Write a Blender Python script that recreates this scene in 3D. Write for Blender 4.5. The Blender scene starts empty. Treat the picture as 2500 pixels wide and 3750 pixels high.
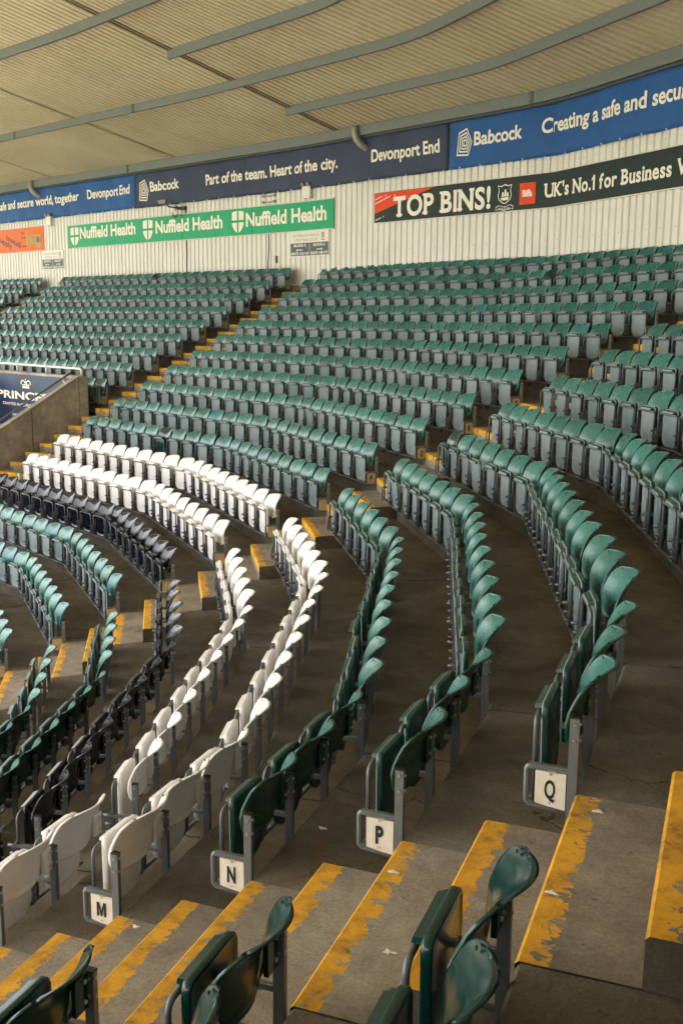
import bpy, bmesh, math, random
import numpy as np
from mathutils import Matrix, Vector

random.seed(7)
rng = np.random.default_rng(7)
SC = bpy.context.scene
COL = SC.collection

# ------------------------------------------------------------------ camera, sky, sun, exposure
CAM = np.array([2.8905695, -4.1404724, 3.0315577])
CR = np.array([0.9283972, 0.3715099, 0.0076885])
CU = np.array([-0.0748453, 0.1666904, 0.9831645])
CD = np.array([-0.3639738, 0.9133426, -0.1825607])
FPX, PW, PH = 3796.33, 2500.0, 3750.0
cam = bpy.data.cameras.new('camera')
cam.sensor_fit = 'VERTICAL'
cam.sensor_height = 36.0
cam.sensor_width = 24.0
cam.lens = 36.0 * FPX / PH
cam.clip_start = 0.05
cam.clip_end = 3000.0
camo = bpy.data.objects.new('camera', cam)
COL.objects.link(camo)
camo.matrix_world = Matrix(((CR[0], CU[0], -CD[0], CAM[0]), (CR[1], CU[1], -CD[1], CAM[1]),
                            (CR[2], CU[2], -CD[2], CAM[2]), (0, 0, 0, 1)))
SC.camera = camo

SUN_DIR = Vector((-0.88, -0.47, 0.0)).normalized()
SUN_ELEV = math.radians(56.0)
sunv = Vector((SUN_DIR.x * math.cos(SUN_ELEV), SUN_DIR.y * math.cos(SUN_ELEV), math.sin(SUN_ELEV)))
world = bpy.data.worlds.new('World')
SC.world = world
world.use_nodes = True
wn = world.node_tree.nodes
wl = world.node_tree.links
bg = wn.get('Background') or wn.new('ShaderNodeBackground')
sky = wn.new('ShaderNodeTexSky')
sky.sky_type = 'NISHITA'
sky.sun_disc = False
sky.sun_elevation = SUN_ELEV
sky.sun_rotation = math.atan2(SUN_DIR.x, SUN_DIR.y)
sky.dust_density = 4.0
sky.air_density = 1.2
sky.ozone_density = 0.6
hsv = wn.new('ShaderNodeHueSaturation')          # hazy, whitish sky
hsv.inputs['Saturation'].default_value = 0.42
tint = wn.new('ShaderNodeMix'); tint.data_type = 'RGBA'; tint.blend_type = 'MULTIPLY'
tint.inputs[0].default_value = 1.0
tint.inputs[7].default_value = (1.0, 1.0, 1.0, 1)
wl.new(sky.outputs[0], hsv.inputs['Color'])
wl.new(hsv.outputs[0], tint.inputs[6])
wl.new(tint.outputs[2], bg.inputs[0])
bg.inputs[1].default_value = 0.15
sun = bpy.data.lights.new('sun', 'SUN')
sun.energy = 3.2
sun.angle = math.radians(3.0)
sun.color = (1.0, 0.965, 0.91)
suno = bpy.data.objects.new('sun', sun)
COL.objects.link(suno)
suno.rotation_euler = sunv.to_track_quat('Z', 'Y').to_euler()
SC.view_settings.view_transform = 'Standard'
SC.view_settings.look = 'None'
SC.view_settings.exposure = 2.5
SC.view_settings.gamma = 1.0
SC.render.engine = 'CYCLES'
SC.cycles.max_bounces = 8
SC.cycles.diffuse_bounces = 5
SC.cycles.use_denoising = True

# ------------------------------------------------------------------ plan of the stand
A0 = [0.014732, 0.285775, 0.548726, 0.799497, 1.096913, 1.18591]
D0 = [0.0, 0.39753, 1.84118, 4.22745, 7.92633, 9.18025]
NV = [np.array([math.cos(x), math.sin(x)]) for x in A0]
TV = [np.array([-math.sin(x), math.cos(x)]) for x in A0]
T, R = 0.75992, 0.358605
PIT = 0.4922
OFFW = 11 * T + 0.2
RI = 0.03                                  # riser face sits this far behind the post line


def kink(i, j, off):
    return np.linalg.solve(np.array([NV[i], NV[j]]), np.array([D0[i] + off, D0[j] + off]))


def vpt(off):
    s = 17.5 + 0.084 * off / T
    pa = NV[4] * (D0[4] + off) + TV[4] * s
    pb = NV[5] * (D0[5] + off) + TV[5] * (TV[5] @ pa)
    return (pa + pb) / 2


def path(off):
    v = vpt(off)
    return np.array([NV[0] * (D0[0] + off) + TV[0] * -30.0, kink(0, 1, off), kink(1, 2, off), kink(2, 3, off),
                     kink(3, 4, off), v, v + TV[5] * 27])


PW0 = path(OFFW)
CUMW = np.r_[0, np.cumsum(np.hypot(*np.diff(PW0, axis=0).T))]
CUMW = CUMW - CUMW[5]


def wall_pt(u, z, o):
    """point on the rear wall: u along it, z up, o metres out of it towards the pitch"""
    k = int(np.clip(np.searchsorted(CUMW, u) - 1, 0, 5))
    t = (PW0[k + 1] - PW0[k]) / np.linalg.norm(PW0[k + 1] - PW0[k])
    n = np.array([t[1], -t[0]])
    p = PW0[k] + t * (u - CUMW[k]) - n * o
    return (p[0], p[1], z)


def va(off): return NV[4] * (D0[4] + off) + TV[4] * (16.90 + .084 * off / T)


def vb(off): return NV[5] * (D0[5] + off) + TV[5] * 17.22


def tpath(off):
    """line of a row: like path(), but the far aisle is a short segment of its own"""
    q = path(off)
    b = vb(off)
    return np.array([*q[:5], va(off), b, b + TV[5] * 27])


def seg(off, k):
    """row line at off on facet k: origin, tangent, outward normal, length"""
    p = tpath(off)
    if k == 5: p = np.delete(p, 5, 0)
    t = p[k + 1] - p[k]
    L = np.linalg.norm(t)
    t = t / L
    return p[k], t, np.array([t[1], -t[0]]), L


def proj(P):
    v = np.asarray(P, float) - CAM
    z = v @ CD
    return PW / 2 + FPX * (v @ CR) / z, PH / 2 - FPX * (v @ CU) / z, z


# ------------------------------------------------------------------ mesh helpers
class MB:
    def __init__(s):
        s.v, s.f, s.m, s.uv, s.sm = [], [], [], {}, []

    def add(s, verts, faces, mat=0, smooth=False):
        b = len(s.v)
        s.v += [tuple(map(float, q)) for q in verts]
        for f in faces:
            s.f.append([b + i for i in f])
            s.m.append(mat)
            s.sm.append(smooth)

    def box(s, lo, hi, mat=0, fr=None):
        x0, y0, z0 = lo
        x1, y1, z1 = hi
        vs = [(x0, y0, z0), (x1, y0, z0), (x1, y1, z0), (x0, y1, z0), (x0, y0, z1), (x1, y0, z1), (x1, y1, z1), (x0, y1, z1)]
        if fr:
            vs = [fr(*q) for q in vs]
        s.add(vs, [(0, 3, 2, 1), (4, 5, 6, 7), (0, 1, 5, 4), (1, 2, 6, 5), (2, 3, 7, 6), (3, 0, 4, 7)], mat)

    def tube(s, pts, r, n=8, mat=0, caps=True):
        pts = [Vector(p) for p in pts]
        rings = []
        up = None
        for i, p in enumerate(pts):
            if i == 0:
                d = pts[1] - p
            elif i == len(pts) - 1:
                d = p - pts[i - 1]
            else:
                d = (pts[i + 1] - p).normalized() + (p - pts[i - 1]).normalized()
            d.normalize()
            if up is None:
                up = Vector((0, 0, 1)) if abs(d.z) < .9 else Vector((1, 0, 0))
            x = d.cross(up).normalized()
            up = x.cross(d).normalized()
            rings.append([p + (x * math.cos(2 * math.pi * k / n) + up * math.sin(2 * math.pi * k / n)) * r for k in range(n)])
        vs = [q for rg in rings for q in rg]
        fs = []
        for i in range(len(pts) - 1):
            for k in range(n):
                a, b = i * n + k, i * n + (k + 1) % n
                fs.append((a, b, b + n, a + n))
        s.add(vs, fs, mat, True)
        if caps:
            b = len(s.v) - len(vs)
            s.f.append([b + k for k in range(n)][::-1]); s.m.append(mat); s.sm.append(False)
            s.f.append([b + (len(pts) - 1) * n + k for k in range(n)]); s.m.append(mat); s.sm.append(False)

    def mesh(s, name, mats):
        me = bpy.data.meshes.new(name)
        me.from_pydata(s.v, [], s.f)
        for m in mats:
            me.materials.append(m)
        me.polygons.foreach_set('material_index', s.m)
        me.polygons.foreach_set('use_smooth', s.sm)
        me.update()
        return me


def link(name, me, parent=None, loc=(0, 0, 0), rz=0.0):
    o = bpy.data.objects.new(name, me)
    COL.objects.link(o)
    o.location = loc
    o.rotation_euler = (0, 0, rz)
    if parent:
        o.parent = parent
    return o


def tag(o, label=None, cat=None, group=None, kind=None):
    if label: o['label'] = label
    if cat: o['category'] = cat
    if group: o['group'] = group
    if kind: o['kind'] = kind
    return o


def fix(me):
    bm = bmesh.new(); bm.from_mesh(me)
    bmesh.ops.remove_doubles(bm, verts=bm.verts, dist=1e-5)
    bmesh.ops.recalc_face_normals(bm, faces=bm.faces)
    bm.to_mesh(me); bm.free()
    return me


# ------------------------------------------------------------------ materials
def principled(name, base=(.5, .5, .5), rough=.5, metal=0.0, spec=.5):
    m = bpy.data.materials.new(name)
    m.use_nodes = True
    b = m.node_tree.nodes['Principled BSDF']
    b.inputs['Base Color'].default_value = (*base, 1)
    b.inputs['Roughness'].default_value = rough
    b.inputs['Metallic'].default_value = metal
    b.inputs['Specular IOR Level'].default_value = spec
    return m


class NT:
    def __init__(s, m):
        s.m = m; s.t = m.node_tree; s.b = s.t.nodes['Principled BSDF']

    def n(s, typ, **kw):
        x = s.t.nodes.new(typ)
        for k, v in kw.items():
            if k.startswith('i_'):
                x.inputs[k[2:].replace('_', ' ')].default_value = v
            else:
                setattr(x, k, v)
        return x

    def l(s, a, b): s.t.links.new(a, b)

    def noise(s, scale, detail=4, rough=.55, vec=None, dist=0.0):
        x = s.n('ShaderNodeTexNoise'); x.inputs['Scale'].default_value = scale
        x.inputs['Detail'].default_value = detail; x.inputs['Roughness'].default_value = rough
        x.inputs['Distortion'].default_value = dist
        if vec is not None: s.l(vec, x.inputs['Vector'])
        return x.outputs['Fac']

    def ramp(s, fac, stops):
        x = s.n('ShaderNodeValToRGB')
        e = x.color_ramp.elements
        while len(e) < len(stops): e.new(0.5)
        for q, (p, c) in zip(e, stops):
            q.position = p; q.color = (*c, 1) if len(c) == 3 else c
        s.l(fac, x.inputs[0])
        return x.outputs[0]

    def math(s, op, a, b=None, c=None, clamp=False):
        x = s.n('ShaderNodeMath', operation=op, use_clamp=clamp)
        for i, q in enumerate((a, b, c)):
            if q is None: continue
            if isinstance(q, (int, float)): x.inputs[i].default_value = q
            else: s.l(q, x.inputs[i])
        return x.outputs[0]

    def mix(s, f, a, b, blend='MIX'):
        x = s.n('ShaderNodeMix', data_type='RGBA', blend_type=blend)
        for i, q in ((0, f), (6, a), (7, b)):
            if isinstance(q, (int, float)): x.inputs[i].default_value = q
            elif isinstance(q, tuple): x.inputs[i].default_value = (*q, 1)
            else: s.l(q, x.inputs[i])
        return x.outputs[2]

    def base(s, c): s.l(c, s.b.inputs['Base Color'])

    def bump(s, h, strength=.3, dist=.01):
        x = s.n('ShaderNodeBump'); x.inputs['Strength'].default_value = strength; x.inputs['Distance'].default_value = dist
        s.l(h, x.inputs['Height']); s.l(x.outputs[0], s.b.inputs['Normal'])

    def obj(s): return s.n('ShaderNodeTexCoord').outputs['Object']
    def pos(s): return s.n('ShaderNodeNewGeometry').outputs['Position']


def concrete_color(k, tint=1.0):
    p = k.pos()
    big = k.noise(0.9, 5, .6, p, .6)
    mid = k.noise(5.5, 6, .65, p, .3)
    fine = k.noise(70, 4, .7, p)
    c = k.ramp(big, [(.30, (.118 * tint, .106 * tint, .088 * tint)), (.52, (.198 * tint, .179 * tint, .150 * tint)), (.75, (.285 * tint, .261 * tint, .224 * tint))])
    c = k.mix(.55, c, k.ramp(mid, [(.32, (.30, .28, .26)), (.55, (.52, .50, .47)), (.78, (.74, .71, .66))]), 'OVERLAY')
    c = k.mix(.5, c, k.ramp(fine, [(.3, (.26, .26, .26)), (.7, (.74, .74, .74))]), 'OVERLAY')
    rust = k.math('MULTIPLY', k.ramp(k.noise(1.7, 6, .65, p, 1.2), [(.56, (0, 0, 0)), (.74, (1, 1, 1))]), .5)
    c = k.mix(rust, c, (.155, .085, .040))
    spots = k.ramp(k.noise(23, 2, .5, p), [(.24, (1, 1, 1)), (.30, (0, 0, 0))])
    c = k.mix(k.math('MULTIPLY', spots, .55), c, (.045, .04, .035))
    pale = k.ramp(k.noise(3.3, 5, .7, p, 1.5), [(.60, (0, 0, 0)), (.74, (1, 1, 1))])
    c = k.mix(k.math('MULTIPLY', pale, .35), c, (.34 * tint, .32 * tint, .29 * tint))
    vor = k.n('ShaderNodeTexVoronoi', feature='DISTANCE_TO_EDGE'); vor.inputs['Scale'].default_value = .55
    wv = k.n('ShaderNodeVectorMath', operation='MULTIPLY_ADD')
    nz = k.n('ShaderNodeTexNoise'); nz.inputs['Scale'].default_value = 3.0; nz.inputs['Detail'].default_value = 5; k.l(p, nz.inputs['Vector'])
    k.l(nz.outputs['Color'], wv.inputs[0]); wv.inputs[1].default_value = (.5, .5, .5); k.l(p, wv.inputs[2])
    k.l(wv.outputs[0], vor.inputs['Vector'])
    crack = k.math('MULTIPLY', k.math('LESS_THAN', vor.outputs['Distance'], .0035), k.ramp(k.noise(.8, 2, .5, p), [(.5, (0, 0, 0)), (.55, (.6, .6, .6))]))
    if tint < 1: c = k.mix(crack, c, (.03, .027, .022))
    return c, fine, mid


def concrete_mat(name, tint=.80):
    m = principled(name, rough=.85, spec=.25); k = NT(m)
    c, fine, mid = concrete_color(k, tint)
    k.base(c)
    k.bump(k.math('ADD', k.math('MULTIPLY', fine, .4), mid), .35, .006)
    return m


def step_mat():
    m = principled('step_concrete_and_yellow_paint', rough=.8, spec=.3); k = NT(m)
    c, fine, mid = concrete_color(k, 1.18)  # paler tint than the terrace, putting the aisle's light into the concrete
    uv = k.n('ShaderNodeUVMap').outputs[0]
    sep = k.n('ShaderNodeSeparateXYZ'); k.l(uv, sep.inputs[0])
    u = sep.outputs[0]
    p = k.pos()
    rnd = k.n('ShaderNodeObjectInfo').outputs['Random']
    edge = k.math('MULTIPLY', k.math('SUBTRACT', k.noise(9, 5, .7, p, .8), .5), k.math('MULTIPLY_ADD', k.math('MULTIPLY', rnd, rnd), .24, .03))
    uu = k.math('ADD', u, edge)
    on = k.math('MULTIPLY', k.math('LESS_THAN', uu, .102), k.math('GREATER_THAN', uu, -.085))
    wear = k.noise(14, 6, .7, p, .5)
    lim = k.math('ADD', k.math('MULTIPLY_ADD', u, -1.9, .645), k.math('MULTIPLY', rnd, .10))                    # thinner paint away from the nosing
    on = k.math('MULTIPLY', on, k.math('LESS_THAN', wear, lim))
    dirt = k.noise(6, 6, .7, p, .4)
    y = k.ramp(dirt, [(.30, (.15, .095, .03)), (.42, (.46, .240, .024)), (.56, (.66, .345, .024)), (.72, (.70, .365, .030)), (.88, (.50, .29, .05))])
    y = k.mix(.3, y, k.ramp(fine, [(.3, (.3, .3, .3)), (.7, (.65, .65, .65))]), 'OVERLAY')
    k.base(k.mix(on, c, y))
    k.bump(k.math('ADD', k.math('MULTIPLY', fine, .4), k.math('ADD', mid, k.math('MULTIPLY', on, .5))), .35, .006)
    return m


def plastic(name, dark, pale, rough, bleach=.5, grime=(.03, .03, .025), grime_amt=.3, spec=.5):
    m = principled(name, rough=rough, spec=spec); k = NT(m)
    o = k.obj()
    rnd = k.math('ADD', k.n('ShaderNodeObjectInfo').outputs['Random'], k.n('ShaderNodeAttribute', attribute_name='rnd').outputs['Fac'])
    big = k.noise(4.5, 3, .5, o)
    f = k.math('MULTIPLY', k.math('ADD', k.math('MULTIPLY', big, .6), k.math('MULTIPLY', rnd, .85)), bleach, clamp=True)
    c = k.mix(f, dark, pale)
    g = k.ramp(k.noise(9, 6, .75, o, .6), [(.52, (0, 0, 0)), (.78, (1, 1, 1))])
    c = k.mix(k.math('MULTIPLY', g, grime_amt), c, grime)
    sp = k.ramp(k.noise(55, 2, .5, o), [(.24, (1, 1, 1)), (.29, (0, 0, 0))])
    c = k.mix(k.math('MULTIPLY', sp, grime_amt), c, grime)
    k.base(c)
    r = k.math('MULTIPLY_ADD', k.noise(12, 4, .6, o), .22, rough - .11)
    k.l(r, k.b.inputs['Roughness'])
    k.bump(k.noise(220, 2, .5, o), .08, .002)
    return m


def steel(name, base=(.165, .178, .188), rough=.45, metal=.45):
    m = principled(name, rough=rough, metal=metal); k = NT(m)
    p = k.pos()
    k.base(k.mix(.8, k.ramp(k.noise(11, 5, .7, p), [(.3, tuple(x * .6 for x in base)), (.7, tuple(min(1, x * 1.35) for x in base))]), base))
    k.bump(k.noise(60, 3, .6, p), .1, .003)
    return m


def plain(name, base, rough=.6, var=.15, scale=6.0, metal=0.0):
    m = principled(name, rough=rough, metal=metal); k = NT(m)
    p = k.pos()
    k.base(k.ramp(k.noise(scale, 5, .65, p), [(.3, tuple(x * (1 - var) for x in base)), (.7, tuple(min(1, x * (1 + var)) for x in base))]))
    return m


M = {}
M['concrete'] = concrete_mat('terrace_concrete')  # darker tint than the steps, putting shade between the rows into the colour
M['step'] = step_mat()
M['parapet'] = concrete_mat('parapet_concrete', 1.75)
M['green'] = plastic('faded_lit_green_plastic', (.005, .080, .066), (.040, .185, .168), .29, .6, spec=.65, grime_amt=.16)  # front faces: fading plus the lit side's paleness in the colour
M['green_rear'] = plastic('shaded_green_plastic', (.002, .030, .021), (.005, .046, .033), .30, .5, grime_amt=.15)  # darker copy for rear faces, with their shade put into the colour
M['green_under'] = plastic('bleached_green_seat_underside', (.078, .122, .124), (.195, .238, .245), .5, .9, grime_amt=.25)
M['new'] = plastic('new_dark_green_plastic', (.002, .028, .026), (.004, .042, .040), .15, .4, (.006, .012, .01), grime_amt=.15)
M['teal'] = plastic('teal_blue_plastic', (.008, .10, .11), (.05, .20, .21), .30, .5, grime_amt=.15)
M['teal_rear'] = plastic('shaded_teal_plastic', (.006, .08, .09), (.02, .13, .14), .3, .5, grime_amt=.15)  # teal rear faces, likewise with shade in the colour
M['white'] = plastic('white_seat_plastic', (.62, .60, .575), (.70, .68, .66), .42, .8, (.20, .16, .11), .30)
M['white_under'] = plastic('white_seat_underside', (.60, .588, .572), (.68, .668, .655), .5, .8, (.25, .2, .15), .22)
M['navy'] = plastic('navy_plastic', (.003, .004, .009), (.006, .008, .016), .10, .6, (.004, .004, .005), grime_amt=.1, spec=.28)
M['steel'] = steel('galvanised_steel')
M['tube'] = steel('dull_dark_tube', (.115, .125, .140), .42, .4)
M['bolt'] = principled('bolt_steel', (.55, .53, .5), .35, .9)
M['sign'] = plain('weathered_white_board', (.70, .64, .54), .6, .10, 18)
M['board'] = plain('bare_plywood_plate', (.42, .33, .20), .7, .18, 12)
M['black'] = principled('black_paint', (.012, .012, .013), .6)
M['clad'] = principled('cream_profiled_cladding', rough=.5)
_k = NT(M['clad'])
_mp = _k.n('ShaderNodeMapping'); _mp.inputs['Scale'].default_value = (3.0, 3.0, .22); _k.l(_k.pos(), _mp.inputs[0])
_c = _k.ramp(_k.noise(.7, 4, .6, _k.pos()), [(.3, (.66, .625, .575)), (.7, (.72, .69, .645))])
_st = _k.ramp(_k.noise(1.6, 5, .65, _mp.outputs[0]), [(.52, (0, 0, 0)), (.80, (.55, .55, .55))])
_k.base(_k.mix(_st, _c, (.46, .40, .31)))
M['trim'] = plain('pale_trim', (.62, .58, .5), .5, .08)


def roof_mat():
    m = principled('buff_roof_sheet', rough=.6, spec=.3); k = NT(m)
    p = k.pos()
    c = k.ramp(k.noise(.45, 5, .6, p, .5), [(.3, (.60, .505, .34)), (.7, (.72, .62, .43))])
    c = k.mix(.35, c, k.ramp(k.noise(13, 6, .7, p), [(.3, (.36, .35, .34)), (.7, (.62, .62, .62))]), 'OVERLAY')
    k.base(c)
    return m


M['roof'] = roof_mat()
M['purlin'] = steel('galvanised_purlin', (.155, .165, .155), .6, .3)
M['seam'] = plain('dark_seam_flashing', (.25, .20, .13), .7)
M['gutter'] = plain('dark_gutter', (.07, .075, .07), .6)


def cloth(name, base, var=.12):
    m = principled(name, rough=.62, spec=.3); k = NT(m)
    p = k.pos()
    k.base(k.ramp(k.noise(.8, 4, .6, p), [(.3, tuple(x * (1 - var) for x in base)), (.7, tuple(x * (1 + var) for x in base))]))
    mp = k.n('ShaderNodeMapping'); mp.inputs['Rotation'].default_value = (0, .6, .4); mp.inputs['Scale'].default_value = (1, 1, .35)
    k.l(p, mp.inputs[0])
    k.bump(k.noise(2.6, 3, .5, mp.outputs[0], 1.0), .45, .05)
    return m


M['blue'] = cloth('royal_blue_banner', (.016, .085, .270))
M['navyb'] = cloth('navy_banner', (.036, .048, .092))
M['lettering'] = plain('cream_lettering', (.80, .74, .64), .6, .04)
M['nuff'] = plain('emerald_board', (.012, .330, .145), .45, .08, 2)
M['dkgreen'] = plain('dark_bottle_green_board', (.016, .030, .029), .5, .10, 2)
M['red'] = plain('orange_red_print', (.70, .060, .010), .5, .08)
M['orange'] = plain('glossy_orange_banner', (.75, .125, .006), .5, .10, 3)
for _m in ('orange', 'red', 'dkgreen', 'nuff'): M[_m].node_tree.nodes['Principled BSDF'].inputs['Specular IOR Level'].default_value = .2
M['hugtext'] = principled('dark_brown_lettering', (.10, .025, .02), .5)
M['hugolive'] = principled('olive_lettering', (.32, .27, .04), .5)
M['hughand'] = principled('dark_teal_print', (.01, .08, .07), .5)
M['whiteboard'] = plain('white_sign_face', (.70, .66, .58), .5, .04)
M['slate'] = plain('slate_sign_panel', (.055, .068, .075), .5, .06)
M['greytext'] = principled('grey_print', (.20, .18, .16), .6)
M['cable'] = principled('black_cable', (.012, .012, .012), .5)
M['whitemetal'] = plain('white_painted_rail', (.66, .64, .58), .45, .10, 9)
M['pipe'] = plain('dull_grey_pipe', (.33, .31, .27), .5, .1)
M['camera'] = plain('beige_camera_housing', (.22, .20, .16), .5, .1)
M['dropping'] = plain('white_splash', (.66, .62, .55), .7, .1, 30)
M['grass'] = plain('grass_pitch', (.13, .165, .07), .9, .2, .2)
M['reflector'] = plain('pale_reflector', (.42, .39, .33), .9, .15, .6)


def princess_mat():
    m = principled('dark_blue_printed_vinyl', rough=.4); k = NT(m)
    p = k.pos()
    f = k.noise(.9, 2, .4, p)
    f2 = k.noise(1.3, 2, .4, p, .4)
    c = k.ramp(f, [(.38, (.007, .013, .045)), (.62, (.010, .032, .105))])
    c = k.mix(k.ramp(f2, [(.56, (0, 0, 0)), (.72, (.7, .7, .7))]), c, (.10, .022, .055))
    k.base(c)
    return m


M['princess'] = princess_mat()

# ------------------------------------------------------------------ text
_tc = {}


def text_geo(body, bold=0.0):
    key = (body, bold)
    if key in _tc: return _tc[key]
    cu = bpy.data.curves.new('t', 'FONT')
    cu.body = body; cu.size = 1.0; cu.offset = bold; cu.resolution_u = 4
    o = bpy.data.objects.new('t', cu); COL.objects.link(o)
    dg = bpy.context.evaluated_depsgraph_get()
    me = bpy.data.meshes.new_from_object(o.evaluated_get(dg))
    v = np.array([q.co[:] for q in me.vertices]).reshape(-1, 3)[:, :2]
    f = [list(p.vertices) for p in me.polygons]
    bpy.data.objects.remove(o); bpy.data.curves.remove(cu); bpy.data.meshes.remove(me)
    _tc[key] = (v, f)
    return v, f


CAP = text_geo('H')[0][:, 1].max()


def put_text(mb, body, fn, x0, x1, y0, cap, bold=.012, mat=0, slab=False):
    """write body from x0 to x1 on baseline y0 with capitals cap tall; fn maps (x, y) to a 3D point"""
    v, f = slab_geo(body, bold) if slab else text_geo(body, bold)
    a, b = v[:, 0].min(), v[:, 0].max()
    X = x0 + (v[:, 0] - a) / (b - a) * (x1 - x0)
    Y = y0 + v[:, 1] / CAP * cap
    # keep the face pointing outward whichever way x runs
    mb.add([fn(p, q) for p, q in zip(X, Y)], f, mat)


SERIF = {'T': [(.5, 0, .62), (.04, 1, 0)], 'P': [(.14, 0, .55), (.0, 2, .3)], 'B': [(.0, 3, .3), (.0, 2, .3)], 'I': [(.5, 0, 1.9), (.5, 1, 1.9)],
         'N': [(.10, 0, .5), (.08, 1, .4), (.9, 1, .5)], 'U': [(.10, 1, .5), (.9, 1, .5)], 'K': [(.12, 0, .5), (.12, 1, .5), (.88, 1, .45), (.92, 0, .45)],
         '1': [(.6, 0, 1.0)], 'f': [(.4, 0, .9)], 'r': [(.25, 0, .9)], 'i': [(.5, 0, 1.8)], 'n': [(.15, 0, .55), (.85, 0, .5)], 'W': [(.12, 1, .4), (.9, 1, .4)], 'u': [(.88, 0, .4)]}


def slab_geo(body, bold):
    """the same letters with slab serifs added at the feet and heads of their stems"""
    V, F, x = [], [], 0.0
    sh = .085
    for ch in body:
        if ch == ' ':
            x += .28; continue
        v, f = text_geo(ch, bold)
        a, b = v[:, 0].min(), v[:, 0].max()
        w = b - a
        if ch == '1': x += .10
        base = len(V)
        V += [(q[0] - a + x, q[1], 0) for q in v]
        F += [[base + i for i in p] for p in f]
        top = v[:, 1].max()
        lev = .0022 if len(F) % 2 else .0034
        for (c, kd, ww) in SERIF.get(ch, []):
            hw = ww * (.40 if ch not in 'I1ifr' else .14 * .9)
            if ch in 'I1ifr': hw = .14 if ch in 'I' else .12
            cx = x + c * w
            if kd == 0: r = (cx - hw * .6, cx + hw * .6, 0, sh)
            elif kd == 1: r = (cx - hw * .6, cx + hw * .6, top - sh, top)
            elif kd == 2: r = (x - .06, x + .2, top - sh, top)
            else: r = (x - .06, x + .2, 0, sh)
            base = len(V)
            lev += .0004
            V += [(r[0], r[2], lev), (r[1], r[2], lev), (r[1], r[3], lev), (r[0], r[3], lev)]
            F.append([base, base + 1, base + 2, base + 3])
        if ch == '1':
            base = len(V); V += [(x - .13, .50, .0028), (x - .10, .44, .0028), (x + .06, .56, .0028), (x + .06, top, .0028)]; F.append([base, base + 1, base + 2, base + 3])
        x += w + .075
    return np.array(V), F


def poly(mb, pts, fn, mat=0):
    mb.add([fn(*p) for p in pts], [list(range(len(pts)))], mat)


def ring_poly(mb, pts, inner, fn, mat=0):
    n = len(pts)
    mb.add([fn(*p) for p in pts] + [fn(*p) for p in inner], [[i, (i + 1) % n, n + (i + 1) % n, n + i] for i in range(n)], mat)


# ------------------------------------------------------------------ ground and terrace
g = MB()
S = 900
g.add([(-S, -S, -6.2), (S, -S, -6.2), (S, S, -6.2), (-S, S, -6.2)], [(0, 1, 2, 3)])
tag(link('ground', g.mesh('ground', [M['grass']])), 'flat green ground below and beyond the stand', 'ground', kind='structure')

S5A, S5B = 17.30, 21.9                       # the entrance well, measured along the far straight




tb = MB()
IMIN, IMAX = -12, 11


def section(col0, col1, i0, i1, front=True):
    """stepped concrete between two columns; col(off) gives the plan point"""
    prof = []
    for i in range(i0, i1 + 1):
        o = i * T + RI
        if not prof: prof.append((o, (i - 1) * R if i > i0 or True else 0))
        prof.append((o, i * R - .014)); prof.append((o + .014, i * R))
        if i < i1: prof.append(((i + 1) * T + RI, i * R))
        else: prof.append((OFFW + .12, i * R))
    vs, fs = [], []
    for (o, z) in prof:
        p, q = col0(o), col1(o)
        vs += [(p[0], p[1], z), (q[0], q[1], z)]
    for j in range(len(prof) - 1):
        fs.append((2 * j, 2 * j + 1, 2 * j + 3, 2 * j + 2))
    tb.add(vs, fs)
    # end faces so that joints read as dark gaps
    for c in (0, 1):
        b = len(tb.v)
        col = col0 if c == 0 else col1
        vv, ff = [], []
        for (o, z) in prof:
            p = col(o)
            vv += [(p[0], p[1], z), (p[0], p[1], z - .25)]
        for j in range(len(prof) - 1):
            ff.append((2 * j, 2 * j + 1, 2 * j + 3, 2 * j + 2))
        tb.add(vv, ff)


GAP = .010


def vcol(k, side):
    def f(off):
        p = tpath(off)
        t = p[k + 1] - p[k]; L = np.linalg.norm(t); t = t / L
        return p[k] + t * GAP if side == 0 else p[k + 1] - t * GAP
    return f


def s5col(s):
    def f(off):
        return NV[5] * (D0[5] + off) + TV[5] * s
    return f


for k in range(6):
    section(vcol(k, 0), vcol(k, 1), IMIN, IMAX)
section(vcol(6, 0), s5col(S5A), IMIN, IMAX)
section(s5col(S5A), s5col(S5B), 3, IMAX)
section(s5col(S5B), vcol(6, 1), IMIN, IMAX)
# sloping underside, so that no light comes through the joints
for k in range(7):
    if k == 6: cols = [(vcol(6, 0), s5col(S5A), IMIN), (s5col(S5A), s5col(S5B), 3), (s5col(S5B), vcol(6, 1), IMIN)]
    else: cols = [(lambda o, k=k: tpath(o)[k], lambda o, k=k: tpath(o)[k + 1], IMIN)]
    for c0, c1, i0 in cols:
        oa, ob = i0 * T, OFFW + .12
        za, zb = (i0 - 1) * R - .12, 11 * R - .30
        if i0 == 3: za = 2 * R - .3
        a, b, c, d = c0(oa), c1(oa), c1(ob), c0(ob)
        tb.add([(a[0], a[1], za - .3), (b[0], b[1], za - .3), (c[0], c[1], zb - .2), (d[0], d[1], zb - .2)], [(0, 1, 2, 3)])
# floor of the entrance well
a, b, c, d = s5col(S5A)(-12 * T), s5col(S5B)(-12 * T), s5col(S5B)(2.9 * T), s5col(S5A)(2.9 * T)
tb.add([(q[0], q[1], -1.6) for q in (a, b, c, d)], [(0, 1, 2, 3)])
tag(link('terrace', fix(tb.mesh('terrace', [M['concrete']]))), 'stained stepped concrete terrace curving round the corner', 'terrace', kind='structure')

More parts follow.
